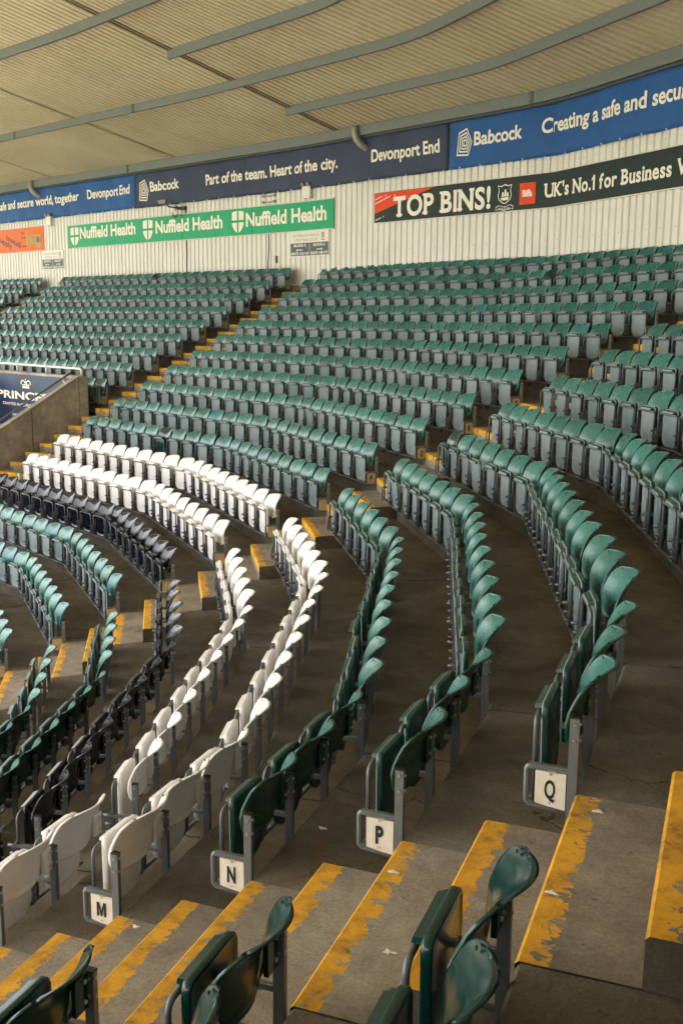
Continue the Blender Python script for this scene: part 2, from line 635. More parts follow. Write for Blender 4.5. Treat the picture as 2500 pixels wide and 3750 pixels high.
# added unseen light-bouncing apron between the front row and the pitch
ab = MB()
oa, ob = (IMIN - .2) * T, (IMIN - .2) * T - 0.0
c0 = path(IMIN * T + RI)
za = (IMIN - 1) * R
ctr = c0.mean(0) + np.array([-8.0, -4.0])
ab.add([(p[0], p[1], za) for p in c0] + [(-40, 24, za), (-48, -30, za)], [list(range(len(c0) + 2))])
tag(link('reflector', ab.mesh('reflector', [M['reflector']])), 'added unseen light-bouncing apron in front of the lowest row', 'ground', kind='structure')

# ------------------------------------------------------------------ aisle steps
def strip_mesh(cols, o0, o1, ztop, zbot, ends=True):
    """a step: top, front face (towards the pitch) and ends; UV x is the distance back from the nosing"""
    vs, fs, uvs = [], [], []
    bev = .012
    prof = [(o0, zbot), (o0, ztop - bev), (o0 + bev, ztop), (o1, ztop)]
    uu = [-(ztop - zbot), -bev, .004, o1 - o0]
    acc = 0.0
    prev = None
    for c in cols:
        p0 = c(o0)
        if prev is not None: acc += np.linalg.norm(p0 - prev)
        prev = p0
        for (o, z), u in zip(prof, uu):
            p = c(o)
            vs.append((p[0], p[1], z)); uvs.append((u, acc))
    n = len(prof)
    for j in range(len(cols) - 1):
        for m in range(n - 1):
            a = j * n + m
            fs.append((a, a + n, a + n + 1, a + 1))
    if ends:
        for j in (0, len(cols) - 1):
            c = cols[j]; p = c(o1)
            vs.append((p[0], p[1], zbot)); uvs.append((.9, 0))
            b = j * n
            # doubled corner verts with plain-concrete UV
            base = len(vs)
            for m in range(n):
                vs.append(vs[b + m]); uvs.append((.9, 0))
            fs.append([base + m for m in range(n)] + [base - 1])
    me = bpy.data.meshes.new('step')
    me.from_pydata(vs, [], fs)
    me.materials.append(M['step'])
    ul = me.uv_layers.new(name='UVMap')
    for lp in me.loops:
        ul.data[lp.index].uv = uvs[lp.vertex_index]
    bm = bmesh.new(); bm.from_mesh(me)
    bmesh.ops.recalc_face_normals(bm, faces=bm.faces)
    bm.to_mesh(me); bm.free()
    me.update()
    return me


def fcol(k, sfun):
    """column on facet k at local coordinate s(i) along TV[k]"""
    def f(off):
        p, t, n, L = seg(off, k)
        return p + t * (sfun(off / T) - TV[k] @ p)
    return f


AISLES = [
    ('flight of yellow edged steps in the foreground between lettered rows M to Q', [fcol(0, lambda i: -1.27), fcol(0, lambda i: -.04)], -3, 6),
    ('flight of yellow edged steps climbing through the middle of the picture', [fcol(2, lambda i: 8.30 + .116 * i), fcol(2, lambda i: TV[2] @ kink(2, 3, i * T) - .16)], -6, 11),
    ('flight of yellow edged steps beside the concrete entrance wall climbing to the cream wall', [va, vb], -4, 11),
    ('short far run of yellow edged steps at the left edge below the small block sign', [fcol(5, lambda i: 29.10), fcol(5, lambda i: 30.34)], 6, 11),
]
for lab, cols, i0, i1 in AISLES:
    p = cols[0](i0 * T)
    root = tag(link('aisle_steps', None, None, (p[0], p[1], i0 * R)), lab, 'steps', 'stepped aisles')
    for i in range(i0, i1 + 1):
        nose = i * T + RI
        if i < i1:                                              # painted full tread, a thin screed over the terrace
            me = strip_mesh(cols, nose - .006, nose + .40, i * R + .006, i * R - .5 * R, False)
            o = link('step', me, root); o.matrix_parent_inverse = Matrix.Translation((-p[0], -p[1], -i0 * R))
        me = strip_mesh(cols, nose - .385, nose + .0, i * R - .5 * R, (i - 1) * R + .001)
        o = link('step', me, root); o.matrix_parent_inverse = Matrix.Translation((-p[0], -p[1], -i0 * R))

# ------------------------------------------------------------------ seat parts (x along the row, +y to the pitch, z up from the tread)
def build_back():
    """moulded shell: full width, dished across, leaning and flaring back at the top, with a thick rolled rim"""
    vv = [0, .03, .08, .15, .24, .36, .50, .64, .76, .85, .90, .94, .97, .99, 1.0]
    ww = [-1, -.96, -.88, -.76, -.6, -.4, -.2, 0, .2, .4, .6, .76, .88, .96, 1]
    H0, H1 = .530, .328
    rb, rt = .13, .058
    rows = []
    for v in vv:
        z = v * H1
        hw = .238
        if z < rb: hw = .238 - rb * .8 * (1 - math.sqrt(max(0, 1 - ((rb - z) / rb) ** 2)))
        if z > H1 - rt: hw = .238 - rt * (1 - math.sqrt(max(0, 1 - ((z - H1 + rt) / rt) ** 2)))
        hw -= .030 * max(0, v - .40) / .60
        r = []
        for w in ww:
            y = .046 - .058 * (1 - w * w) * (.55 + .45 * v) - .085 * (max(0, v - .42) / .58) ** 1.25 - .026 * max(0, (v - .74) / .26) ** 2
            r.append((.246 + hw * w, y, H0 + z - .012 * w * w * v ** 6))
        rows.append(r)
    nr, nc = len(vv), len(ww)
    V = [p for r in rows for p in r]
    for i, r in enumerate(rows):
        for j, p in enumerate(r):
            e = min(i, nr - 1 - i, j, nc - 1 - j)
            th = .020 if e == 0 else .015 if e == 1 else .006
            V.append((p[0], p[1] - th, p[2]))
    N = nr * nc
    F, mt = [], []
    for i in range(nr - 1):
        for j in range(nc - 1):
            a = i * nc + j
            F.append((a, a + 1, a + nc + 1, a + nc)); mt.append(0)
            F.append((N + a, N + a + nc, N + a + nc + 1, N + a + 1)); mt.append(2)
    bd = [j for j in range(nc)] + [i * nc + nc - 1 for i in range(1, nr)] + [(nr - 1) * nc + j for j in range(nc - 2, -1, -1)] + [i * nc for i in range(nr - 2, 0, -1)]
    for k in range(len(bd)):
        a, b = bd[k], bd[(k + 1) % len(bd)]
        F.append((a, N + a, N + b, b)); mt.append(2)
    mb = MB(); mb.add(V, F, 0, True); mb.m = mt
    mb.box((.400, -.004, .548), (.4745, .014, .690), 2)          # lug beside the next post
    mb.box((.010, .0165, .560), (.070, .026, .690), 2)
    for zz in (.580, .662): mb.tube([(.456, -.010, zz), (.456, -.003, zz)], .0085, 8, 1)
    yb = rows[10][11][1]
    mb.box((.394, yb - .004, .530 + .915 * .328), (.401, yb + .0022, .530 + .945 * .328), 3)     # drain slot by the top corner
    me = fix(mb.mesh('b', [M['bolt']] * 4))
    return me


def build_pan():
    """tipped-up seat: moulded tray with a rolled front lip, seen as a shield from the front"""
    out = []
    def arc(cx, cz, r, a0, a1, n):
        for k in range(n + 1):
            a = math.radians(a0 + (a1 - a0) * k / n)
            out.append((cx + r * math.cos(a), cz + r * math.sin(a)))
    arc(.313, .392, .095, -90, 0, 7)          # bottom right
    out.append((.408, .48)); out.append((.408, .59))
    arc(.372, .664, .036, 10, 90, 4)          # top right
    arc(.120, .664, .036, 90, 170, 4)
    out.append((.084, .59)); out.append((.084, .48))
    arc(.179, .392, .095, 180, 270, 7)
    out = np.array(out)
    c = np.array([.246, .50])
    n = len(out)
    def ring(s, y): return [(c[0] + (p[0] - c[0]) * s, y, c[1] + (p[1] - c[1]) * s) for p in out]
    rings = [ring(.55, .098), ring(.90, .106), ring(.975, .101), ring(1.0, .107), ring(1.0, .129), ring(.975, .135), ring(.94, .133), ring(.90, .120), ring(.62, .124)]
    V = [q for r in rings for q in r]
    V += [(c[0], .097, c[1]), (c[0], .126, c[1])]
    F, mt = [], []
    for a in range(len(rings) - 1):
        for k in range(n):
            i, j = a * n + k, a * n + (k + 1) % n
            F.append((i, j, j + n, i + n)); mt.append(1 if a >= 4 else 0)
    for k in range(n):
        F.append((len(V) - 2, (k + 1) % n, k)); mt.append(0)
        b = (len(rings) - 1) * n
        F.append((len(V) - 1, b + k, b + (k + 1) % n)); mt.append(1)
    mb = MB(); mb.add(V, F, 0, True); mb.m = mt
    # rolled lip over the tube
    L = [(.108, .120, .672), (.384, .120, .672), (.384, .112, .698), (.108, .112, .698), (.124, .172, .662), (.368, .172, .662), (.368, .168, .680), (.124, .168, .680)]
    mb.add(L, [(0, 1, 2, 3), (4, 7, 6, 5), (0, 4, 5, 1), (1, 5, 6, 2), (2, 6, 7, 3), (3, 7, 4, 0)], 0)
    mb.m[-5] = 1
    return mb


def build_frame():
    mb = MB()
    y = .163
    x0, x1, zt, rr = .047, .445, .648, .040
    pts = [(x0, y, .288), (x0, y, zt - rr)]
    for k in range(1, 5):
        a = math.radians(180 - 90 * k / 4); pts.append((x0 + rr + rr * math.cos(a), y, zt - rr + rr * math.sin(a)))
    for k in range(0, 5):
        a = math.radians(90 - 90 * k / 4); pts.append((x1 - rr + rr * math.cos(a), y, zt - rr + rr * math.sin(a)))
    pts.append((x1, y, .288))
    mb.tube(pts, .0115, 8)
    mb.tube([(-.012, y + .004, .284), (.504, y + .004, .284)], .012, 8)
    return mb


def build_post():
    mb = MB()
    mb.box((-.0135, -.026, R - .17), (.0135, .014, R + .326), 0)
    mb.box((-.015, -.0275, R + .326), (.015, .0155, R + .332), 2)
    mb.box((-.012, .014, .438), (.012, .176, .460), 0)
    for zz in (.588, .660):
        mb.tube([(0, -.032, zz), (0, -.025, zz)], .008, 8, 1)
        mb.tube([(-.019, -.006, zz), (-.013, -.006, zz)], .0075, 8, 1)
    return mb


def build_hinge():
    mb = MB()
    mb.box((-.011, .150, .275), (.011, .166, .480), 0)
    for zz, ln in ((.452, .05), (.390, .038), (.330, .038)):
        mb.tube([(0, .145, zz), (0, .168 + ln, zz)], .0125, 8)
        mb.tube([(-.034, .172, zz - .012), (.034, .172, zz - .012)], .008, 6)
    return mb


def build_end_frame():
    mb = MB()
    y1 = .188
    mb.tube([(0, .012, .449), (0, y1 - .02, .449), (0, y1 - .006, .443), (0, y1, .43), (0, y1, .292), (0, y1 - .006, .279), (0, y1 - .018, .272), (0, -.025, .250)], .0125, 8)
    mb.box((-.010, .060, .428), (.010, .095, .440), 1)
    return mb


back_src = build_back()
pan_src, frame_src, post_src, hinge_src, end_src = build_pan(), build_frame(), build_post(), build_hinge(), build_end_frame()
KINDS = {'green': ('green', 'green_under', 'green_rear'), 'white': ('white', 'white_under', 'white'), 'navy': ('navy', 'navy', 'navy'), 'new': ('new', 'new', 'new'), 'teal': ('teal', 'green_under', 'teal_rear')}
ME = {}
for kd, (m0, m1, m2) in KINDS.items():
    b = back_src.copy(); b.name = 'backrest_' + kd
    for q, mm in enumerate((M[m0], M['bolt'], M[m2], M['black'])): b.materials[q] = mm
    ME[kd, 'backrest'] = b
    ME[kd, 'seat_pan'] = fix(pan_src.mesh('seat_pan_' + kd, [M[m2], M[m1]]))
ME['seat_frame'] = frame_src.mesh('seat_frame', [M['tube']])
ME['support_post'] = post_src.mesh('support_post', [M['steel'], M['bolt'], M['black']])
ME['hinge_bracket'] = hinge_src.mesh('hinge_bracket', [M['tube']])
ME['end_frame'] = end_src.mesh('end_frame', [M['steel'], M['board']])

# ------------------------------------------------------------------ where every seat stands
LET = {-5: 'G', -4: 'H', -3: 'J', -2: 'K', -1: 'L', 0: 'M', 1: 'N', 2: 'P', 3: 'Q', 4: 'R', 5: 'S', 6: 'T', 7: 'U', 8: 'V', 9: 'W', 10: 'X', 11: 'Y'}
SEATS = []          # dict(block, row, pos(3), rz, colour, first_low, last_high, idx)


def lay(block, i, k, s_from, n, out, pit=PIT):
    """n seats on segment k of row i, from local coordinate s_from upwards"""
    off = i * T
    p, t, nn, L = seg(off, k)
    base = s_from - (TV[k] @ p)
    rz = math.atan2(t[1], t[0])
    for j in range(n):
        q = p + t * (base + j * pit)
        out.append(dict(block=block, row=i, pos=(q[0], q[1], (i - 1) * R), rz=rz))


def nfit(x, tol): return max(0, int(math.floor(x / PIT + tol)))


def rows_A(i):
    out = []
    off = i * T
    k01, k12 = kink(0, 1, off), kink(1, 2, off)
    L0 = TV[0] @ k01
    lay('A', i, 0, 0.0, nfit(L0, .15), out)
    a1, b1 = TV[1] @ k01, TV[1] @ k12
    a2, b2 = TV[2] @ k12, 8.26 + .116 * i
    n = nfit(b1 - a1 + b2 - a2, .15)
    n2 = nfit(b2 - a2, .25)
    n1 = n - n2
    q1, q2 = min(PIT * 1.05, (b1 - a1) / max(n1, 1)), min(PIT * 1.05, (b2 - a2) / max(n2, 1))
    lay('A', i, 1, a1 + (b1 - a1 - n1 * q1) * .5, n1, out, q1)
    lay('A', i, 2, b2 - n2 * q2, n2, out, q2)
    return out


def rows_B(i):
    out = []
    off = i * T
    k34 = kink(3, 4, off)
    a3, b3 = 8.907 - .0904 * i, TV[3] @ k34
    a4, b4 = TV[4] @ k34, 16.87 + .084 * i
    n = nfit(b3 - a3 + b4 - a4, .15)
    n3 = nfit(b3 - a3, .17)
    n4 = n - n3
    q3, q4 = min(PIT * 1.05, (b3 - a3) / n3), min(PIT * 1.05, (b4 - a4) / n4)
    lay('B', i, 3, a3 + (b3 - a3 - n3 * q3) * .5, n3, out, q3)
    lay('B', i, 4, b4 - n4 * q4, n4, out, q4)
    return out


def rows_C(i):
    out = []; lay('C', i, 5, 17.25, 24, out); return out


def rows_D(i):
    out = []; lay('D', i, 5, 30.40, 12, out); return out


def rows_E(i):
    out = []; lay('E', i, 0, (-1.37 if i == 3 else -1.31) - 9 * PIT, 9, out); return out


ROWS = []
for i in range(-7, 12): ROWS.append(rows_A(i))
for i in range(-7, 12): ROWS.append(rows_B(i))
for i in range(3, 12): ROWS.append(rows_C(i))
for i in range(7, 12): ROWS.append(rows_D(i))
for i in range(-3, 6): ROWS.append(rows_E(i))
for row in ROWS:
    n = len(row)
    for j, sdict in enumerate(row):
        sdict['lo'], sdict['hi'] = j, n - 1 - j
        sdict['first'], sdict['last'] = j == 0, j == n - 1
        i = sdict['row']
        col = 'white' if i in (0, -1) else 'navy' if i == -2 else 'green'
        if sdict['block'] == 'E': col = 'new'
        elif col == 'green':
            q = rng.random()
            if q < .012: col = 'new'
            elif q < .022: col = 'teal'
        if sdict['block'] == 'B' and i == 1: col = 'new' if sdict['hi'] == 6 else 'green'
        if sdict['block'] == 'B' and i in (-4, -3) and sdict['lo'] in (0, 8): col = 'teal'
        if sdict['block'] == 'A' and i == -4 and sdict['lo'] == 3: col = 'teal'
        sdict['col'] = col
        P = np.array(sdict['pos']) + np.array([0, 0, .6])
        x, y, z = proj(P)
        sdict['z'] = z
        sdict['in'] = z > .4 and -60 < x < PW + 60 and -60 < y < PH + 120
        sdict['near'] = (sdict['block'] == 'E') or z > .3 and -420 < x < PW + 420 and -400 < y < PH + 500
        SEATS.append(sdict)

ORD = ['first', 'second', 'third', 'fourth', 'fifth', 'sixth', 'seventh', 'eighth', 'ninth', 'tenth', 'eleventh', 'twelfth', 'thirteenth', 'fourteenth',
       'fifteenth', 'sixteenth', 'seventeenth', 'eighteenth', 'nineteenth', 'twentieth', 'twenty-first', 'twenty-second', 'twenty-third', 'twenty-fourth', 'twenty-fifth',
       'twenty-sixth', 'twenty-seventh', 'twenty-eighth', 'twenty-ninth', 'thirtieth']


def row_words(i, bl):
    if i == 0: return 'outer white row'
    if i == -1: return 'inner white row'
    if i == -2: return 'navy row'
    if i < -2: return ORD[-3 - i] + ' green row inside navy'
    return ORD[i - 1] + ' green row behind white'


CW = {'green': 'green', 'white': 'white', 'navy': 'glossy navy', 'new': 'glossy dark green', 'teal': 'teal'}


def seat_label(s):
    c = CW[s['col']]
    lo, hi, bl = s['lo'], s['hi'], s['block']
    if bl == 'A':
        blk = 'near block'
        pl = 'near steps' if lo <= hi else 'middle steps'
    elif bl == 'B':
        blk = 'centre block'
        pl = 'middle steps' if lo <= hi else 'entrance wall steps'
    elif bl == 'E':
        return f"{c} tip-up seat in bottom foreground, {ORD[hi]} from the steps, {['leftmost', 'middle', 'rightmost'][min(2, max(0, s['row'] - 1))]} of three rows"
    elif bl == 'C':
        blk = 'left block'; pl = 'entrance wall steps' if lo <= hi else 'far left steps'
    else:
        blk = 'far left block'; pl = 'far left steps'
    return f"{c} tip-up seat, {ORD[min(lo, hi)]} from {pl}, {row_words(s['row'], bl)}, {blk}"


cand = sorted([s for s in SEATS if s['in'] and not (s['block'] == 'E' and s['hi'] > 3)], key=lambda s: s['z'])
solo = cand[:300]
for s in solo: s['solo'] = True
GRP = {'green': 'green tip-up seats', 'white': 'white tip-up seats', 'navy': 'navy tip-up seats', 'new': 'glossy dark green tip-up seats', 'teal': 'teal tip-up seats'}

for s in SEATS:
    if not s.get('solo'): continue
    r = link('stadium_seat', None, None, s['pos'], s['rz'])
    r.empty_display_size = .1
    tag(r, seat_label(s), 'seat', GRP[s['col']])
    jit = rng.normal(0, .012)
    b = link('backrest', ME[s['col'], 'backrest'], r)
    p = link('seat_pan', ME[s['col'], 'seat_pan'], r)
    p.location = (0, .003 * rng.normal(), 0)
    p.rotation_euler = (-abs(jit) - (.05 if rng.random() < .04 else 0), jit * .3, 0)
    b.rotation_euler = (rng.normal(0, .006), rng.normal(0, .004), 0)
    r.rotation_euler.z += rng.normal(0, .007)
    link('seat_frame', ME['seat_frame'], r)
    link('support_post', ME['support_post'], r)
    if not s['first']: link('hinge_bracket', ME['hinge_bracket'], r)
    if s['first']: link('end_frame', ME['end_frame'], r)
    if s['last']:
        link('support_post', ME['support_post'], r, (PIT, 0, 0))
        link('end_frame', ME['end_frame'], r, (PIT, 0, 0))

# the remaining, farther seats: one mass
parts = {}


def arr(me):
    v = np.empty(len(me.vertices) * 3); me.vertices.foreach_get('co', v)
    return v.reshape(-1, 3), [list(p.vertices) for p in me.polygons], [p.material_index for p in me.polygons], [p.use_smooth for p in me.polygons]


matlist, matidx = [], {}


def mid(m):
    if m.name not in matidx: matidx[m.name] = len(matlist); matlist.append(m)
    return matidx[m.name]


VV, LV, LS, MI, SM, RN = [], [], [], [], [], []
nb = 0
cache = {}


def emit(me, pos, rz, dx, rnd):
    global nb
    if me.name not in cache:
        v, f, mi, sm = arr(me)
        cache[me.name] = (v, np.concatenate([np.array(q) for q in f]), np.array([len(q) for q in f]), np.array([mid(me.materials[q]) for q in mi]), np.array(sm))
    v, lv, ls, mi, sm = cache[me.name]
    c, s_ = math.cos(rz), math.sin(rz)
    x = v[:, 0] + dx
    VV.append(np.c_[pos[0] + c * x - s_ * v[:, 1], pos[1] + s_ * x + c * v[:, 1], pos[2] + v[:, 2]])
    LV.append(lv + nb); LS.append(ls); MI.append(mi); SM.append(sm); RN.append(np.full(len(ls), rnd))
    nb += len(v)


for s in SEATS:
    if s.get('solo') or not s['near']: continue
    rnd = rng.random()
    for me in (ME[s['col'], 'backrest'], ME[s['col'], 'seat_pan'], ME['seat_frame'], ME['support_post'], ME['hinge_bracket']):
        emit(me, s['pos'], s['rz'], 0, rnd)
    if s['first']: emit(ME['end_frame'], s['pos'], s['rz'], 0, 0)
    if s['last']:
        emit(ME['support_post'], s['pos'], s['rz'], PIT, 0); emit(ME['end_frame'], s['pos'], s['rz'], PIT, 0)
VV = np.concatenate(VV); LV = np.concatenate(LV); LS = np.concatenate(LS); MI = np.concatenate(MI); SM = np.concatenate(SM); RN = np.concatenate(RN)
me = bpy.data.meshes.new('far_seats')
me.vertices.add(len(VV)); me.vertices.foreach_set('co', VV.ravel())
me.loops.add(len(LV)); me.loops.foreach_set('vertex_index', LV.astype(np.int32))
me.polygons.add(len(LS)); me.polygons.foreach_set('loop_start', np.r_[0, np.cumsum(LS)[:-1]].astype(np.int32))
me.polygons.foreach_set('loop_total', LS.astype(np.int32))
for m in matlist: me.materials.append(m)
me.polygons.foreach_set('material_index', MI.astype(np.int32))
me.polygons.foreach_set('use_smooth', SM.astype(bool))
at = me.attributes.new('rnd', 'FLOAT', 'FACE'); at.data.foreach_set('value', RN.astype(np.float32))
me.update(calc_edges=True)
tag(link('seats', me), 'massed rows of green tip-up seats high up the stand below the cream wall', 'seats', kind='stuff')
print('SEATS', len(SEATS), 'in view', sum(s['in'] for s in SEATS), 'solo', len(solo), 'depth', solo[-1]['z'])

# ------------------------------------------------------------------ row letter signs
def plate_mesh(face=True):
    mb = MB()
    # plate hangs in the plane x = 0 between post and front tube; it is cut off below by the frame's sloping bar
    pl = [(.150, .283), (.150, .430), (.020, .430), (.020, .262)]
    for x0, x1 in ((-.005, .005),):
        vs = [(x0, p[0], p[1]) for p in pl] + [(x1, p[0], p[1]) for p in pl]
        mb.add(vs, [(0, 1, 2, 3), (7, 6, 5, 4), (0, 4, 5, 1), (1, 5, 6, 2), (2, 6, 7, 3), (3, 7, 4, 0)])
    for (y, z) in ((.085, .420), (.085, .290)):
        mb.tube([(-.008, y, z), (.008, y, z)], .005, 8, 1)
    return mb


PL = fix(plate_mesh().mesh('plate', [M['sign'], M['bolt']]))
PLB = PL.copy(); PLB.materials[0] = M['board']


def letter_mesh(ch, side):
    mb = MB()
    v, f = text_geo(ch, {'M': .010, 'N': .035, 'W': .01, 'Q': .022}.get(ch, .045))
    a, b, h = v[:, 0].min(), v[:, 0].max(), v[:, 1].max() if ch != 'Q' else CAP
    if ch == 'M':
        k = .23
        v = [(0, 0), (k, 0), (k, .62), (.5 - .06, 0), (.5 + .06, 0), (1 - k, .62), (1 - k, 0), (1, 0), (1, 1), (.73, 1), (.5, .40), (.27, 1), (0, 1)]
        v = [(p * .9, q_ * CAP) for p, q_ in v]; f = [[0, 1, 2, 11, 12], [2, 3, 4, 10, 11], [4, 5, 9, 10], [5, 6, 7, 8, 9]]
        f = [[0, 1, 2, 12], [2, 11, 12], [2, 3, 10, 11], [3, 4, 10], [4, 5, 9, 10], [5, 8, 9], [5, 6, 7, 8]]
        a, b = 0, .9
    w = {'M': .056, 'P': .038, 'W': .06}.get(ch, .046)
    cy, z0, cap = .086, .312, .080
    sg = -1 if side < 0 else 1
    X = [(q[0] - (a + b) / 2) / (b - a) * w for q in v]
    # seen from -x the reader's right is towards -y (the post)
    mb.add([(sg * .0075, cy + sg * x, z0 + q[1] / CAP * cap) for x, q in zip(X, v)], f)
    return mb.mesh('letter_' + ch, [M['black']])


BLOCKN = {'A': 'near', 'B': 'middle', 'C': 'entrance wall', 'D': 'far left'}
for row in ROWS:
    s = row[0] if row else None
    if not s or s['block'] == 'E' or not s['near'] or s['z'] < .5: continue
    i, bl = s['row'], s['block']
    if i not in LET: continue
    ch = LET[i]
    letter = bl in 'ACD' or i >= 2
    if bl == 'A':
        if i < 0 or i > 4: continue
        lab = f"white wooden row sign lettered {ch} on the row end beside the foreground steps"
    elif letter:
        lab = f"small beige row plate lettered {ch} beside the {'middle' if bl == 'B' else 'entrance wall' if bl == 'C' else 'far left'} steps"
    else:
        lab = f"blank beige row plate beside the middle steps, {row_words(i, bl)}"
    o = tag(link('row_sign', PL if bl == 'A' else PLB, None, s['pos'], s['rz']), lab, 'sign', 'row letter signs')
    if letter: link('letter', letter_mesh(ch, -1), o)

# small upright letter plates at the far end of the centre block's lower rows
for i in (-1, 0, 1, 2):
    row = [r for r in ROWS if r and r[0]['block'] == 'B' and r[0]['row'] == i][0]
    s = row[-1]
    mb = MB(); mb.box((PIT - .02, .205, .30), (PIT + .06, .211, .42))
    o = tag(link('row_marker', mb.mesh('row_marker', [M['whiteboard']]), None, s['pos'], s['rz']),
            f"tiny white plate lettered {LET[i]} between white seats and entrance wall", 'sign', 'small row markers')
    v, f = text_geo(LET[i], .05)
    a, b = v[:, 0].min(), v[:, 0].max()
    mb = MB(); mb.add([(PIT + .02 + (-(q[0] - (a + b) / 2)) * .075, .2135, .325 + q[1] / CAP * .07) for q in v], f)
    link('letter', mb.mesh('letter', [M['black']]), o)

# ------------------------------------------------------------------ rear wall
UR, UL = CUMW[0] + .1, 26.0


def wall_strip(mb, prof, u0, u1, close=True, mat=0, step=None):
    """extrude a closed (o, z) profile along the wall from u0 to u1"""
    us = [u0] + [c for c in CUMW if u0 + .01 < c < u1 - .01] + [u1]
    n = len(prof)
    vs = [wall_pt(u, z, o) for u in us for (o, z) in prof]
    fs = [(j * n + k, j * n + (k + 1) % n, (j + 1) * n + (k + 1) % n, (j + 1) * n + k) for j in range(len(us) - 1) for k in range(n if close else n - 1)]
    if close: fs += [list(range(n)), [(len(us) - 1) * n + k for k in range(n)][::-1]]
    mb.add(vs, fs, mat)


mb = MB()
ZW0, ZW1 = 11 * R + .03, 8.05
u = UR
colp = []
while u < UL:
    for du, o in ((0, .030), (.118, .030), (.138, .0), (.184, .0)):
        colp.append((u + du, o))
    u += .205
vs = [wall_pt(a, z, o) for (a, o) in colp for z in (ZW0, ZW1)]
fs = [(2 * j, 2 * j + 1, 2 * j + 3, 2 * j + 2) for j in range(len(colp) - 1)]
mb.add(vs, fs)
wall = tag(link('wall', fix(mb.mesh('wall', [M['clad']]))), 'cream ribbed metal cladding wall along the back of the stand', 'wall')
mb = MB()
wall_strip(mb, [(.062, 11 * R - .0), (.062, 11 * R + .05), (-.05, 11 * R + .05), (-.05, 11 * R)], UR, UL)
link('base_flashing', mb.mesh('base_flashing', [M['trim']]), wall)
mb = MB()
for (ua, zz) in [(q + .06, z) for q in np.arange(UR, 24, .41) for z in (6.38, 4.78)]:
    mb.box((-.007, .030, -.007), (.007, .035, .007), 0, lambda x, y, z, ua=ua, zz=zz: wall_pt(ua + x, zz + z, y))
link('fixing_screws', mb.mesh('fixing_screws', [M['gutter']]), wall)
mb = MB()
wall_strip(mb, [(-.25, ZW0 - .6), (-.25, ZW1 + .1), (-.06, ZW1 + .1), (-.06, ZW0 - .6)], UR, UL)
link('backing_panel', mb.mesh('backing_panel', [M['trim']]), wall)

# ------------------------------------------------------------------ banners under the roof
def fold(u, z):
    return .030 * math.sin(1.7 * u + 1.1 * z + 1.3 * math.sin(.63 * u)) + .017 * math.sin(4.3 * u - 3.1 * z + math.sin(2.1 * u)) + .006 * math.sin(9 * u + 7 * z)


def cloth_banner(name, u0, u1, z0, z1, mat, label, cat, out=.105):
    mb = MB()
    nu = int((u1 - u0) / .12) + 1
    nz = 9
    V = []
    for a in range(nu + 1):
        uu = u0 + (u1 - u0) * a / nu
        for b in range(nz + 1):
            zz = z0 + (z1 - z0) * b / nz
            sag = -.018 * math.sin(math.pi * ((uu - u0) % 1.0)) * (1 - b / nz)
            V.append(wall_pt(uu, zz + sag * -.6, out + fold(uu, zz)))
    F = []
    m = nz + 1
    for a in range(nu):
        for b in range(nz):
            i = a * m + b
            F.append((i, i + 1, i + m + 1, i + m))
    mb.add(V, F, 0, True)
    me = mb.mesh(name, [mat])
    bm = bmesh.new(); bm.from_mesh(me)
    bmesh.ops.recalc_face_normals(bm, faces=bm.faces)
    bmesh.ops.solidify(bm, geom=bm.faces[:], thickness=.004)
    bm.to_mesh(me); bm.free()
    o = tag(link(name, me), label, cat)
    gm = MB()
    for q in np.arange(u0 + .15, u1 - .05, .62):
        gm.tube([wall_pt(q, z0 + .03, out + fold(q, z0) - .004), wall_pt(q, z0 + .03, out + fold(q, z0) + .006)], .018, 8)
    link('eyelets', gm.mesh('eyelets', [M['whiteboard']]), o)
    return o


def bfn(out=.122):
    return lambda x, z: wall_pt(x, z, out + fold(x, z))


def flatfn(o): return lambda x, z: wall_pt(x, z, o)


def rock_logo(mb, uc, zc, w, h, fn):
    """nested pentagon outline mark"""
    base = [(-1.0, -.87), (.48, -.96), (1.0, .0), (.29, 1.04), (-.76, .78)]
    for k, (s0, s1) in enumerate(((1.0, .88), (.74, .62), (.50, .39), (.28, .16))):
        A = [(uc - p[0] * w / 2 * s0, zc + p[1] * h / 2 * s0) for p in base]
        B = [(uc - p[0] * w / 2 * s1, zc + p[1] * h / 2 * s1) for p in base]
        ring_poly(mb, A, B, fn)


def lettering(parent, items, mat, fn, bold=.026, slab=False, name='lettering'):
    for body, ua, ub, z, cap in items:
        v, f = slab_geo(body, bold) if slab else text_geo(body, bold)
        a, b = v[:, 0].min(), v[:, 0].max()
        fs = sorted(f, key=lambda q: min(v[i, 0] for i in q))
        words, right = [[]], -9
        for q in fs:
            l_ = min(v[i, 0] for i in q)
            if words[-1] and l_ - right > .13: words.append([])
            words[-1].append(q); right = max(right, max(v[i, 0] for i in q))
        for wf in words:
            ids = sorted({i for q in wf for i in q}); rm = {i: k for k, i in enumerate(ids)}
            mb = MB()
            mb.add([(fn if not slab else flatfn(.074 + v[i, 2]))(ua + (v[i, 0] - a) / (b - a) * (ub - ua), z + v[i, 1] / CAP * cap) for i in ids], [[rm[i] for i in q] for q in wf])
            link(name, mb.mesh(name, [mat]), parent)


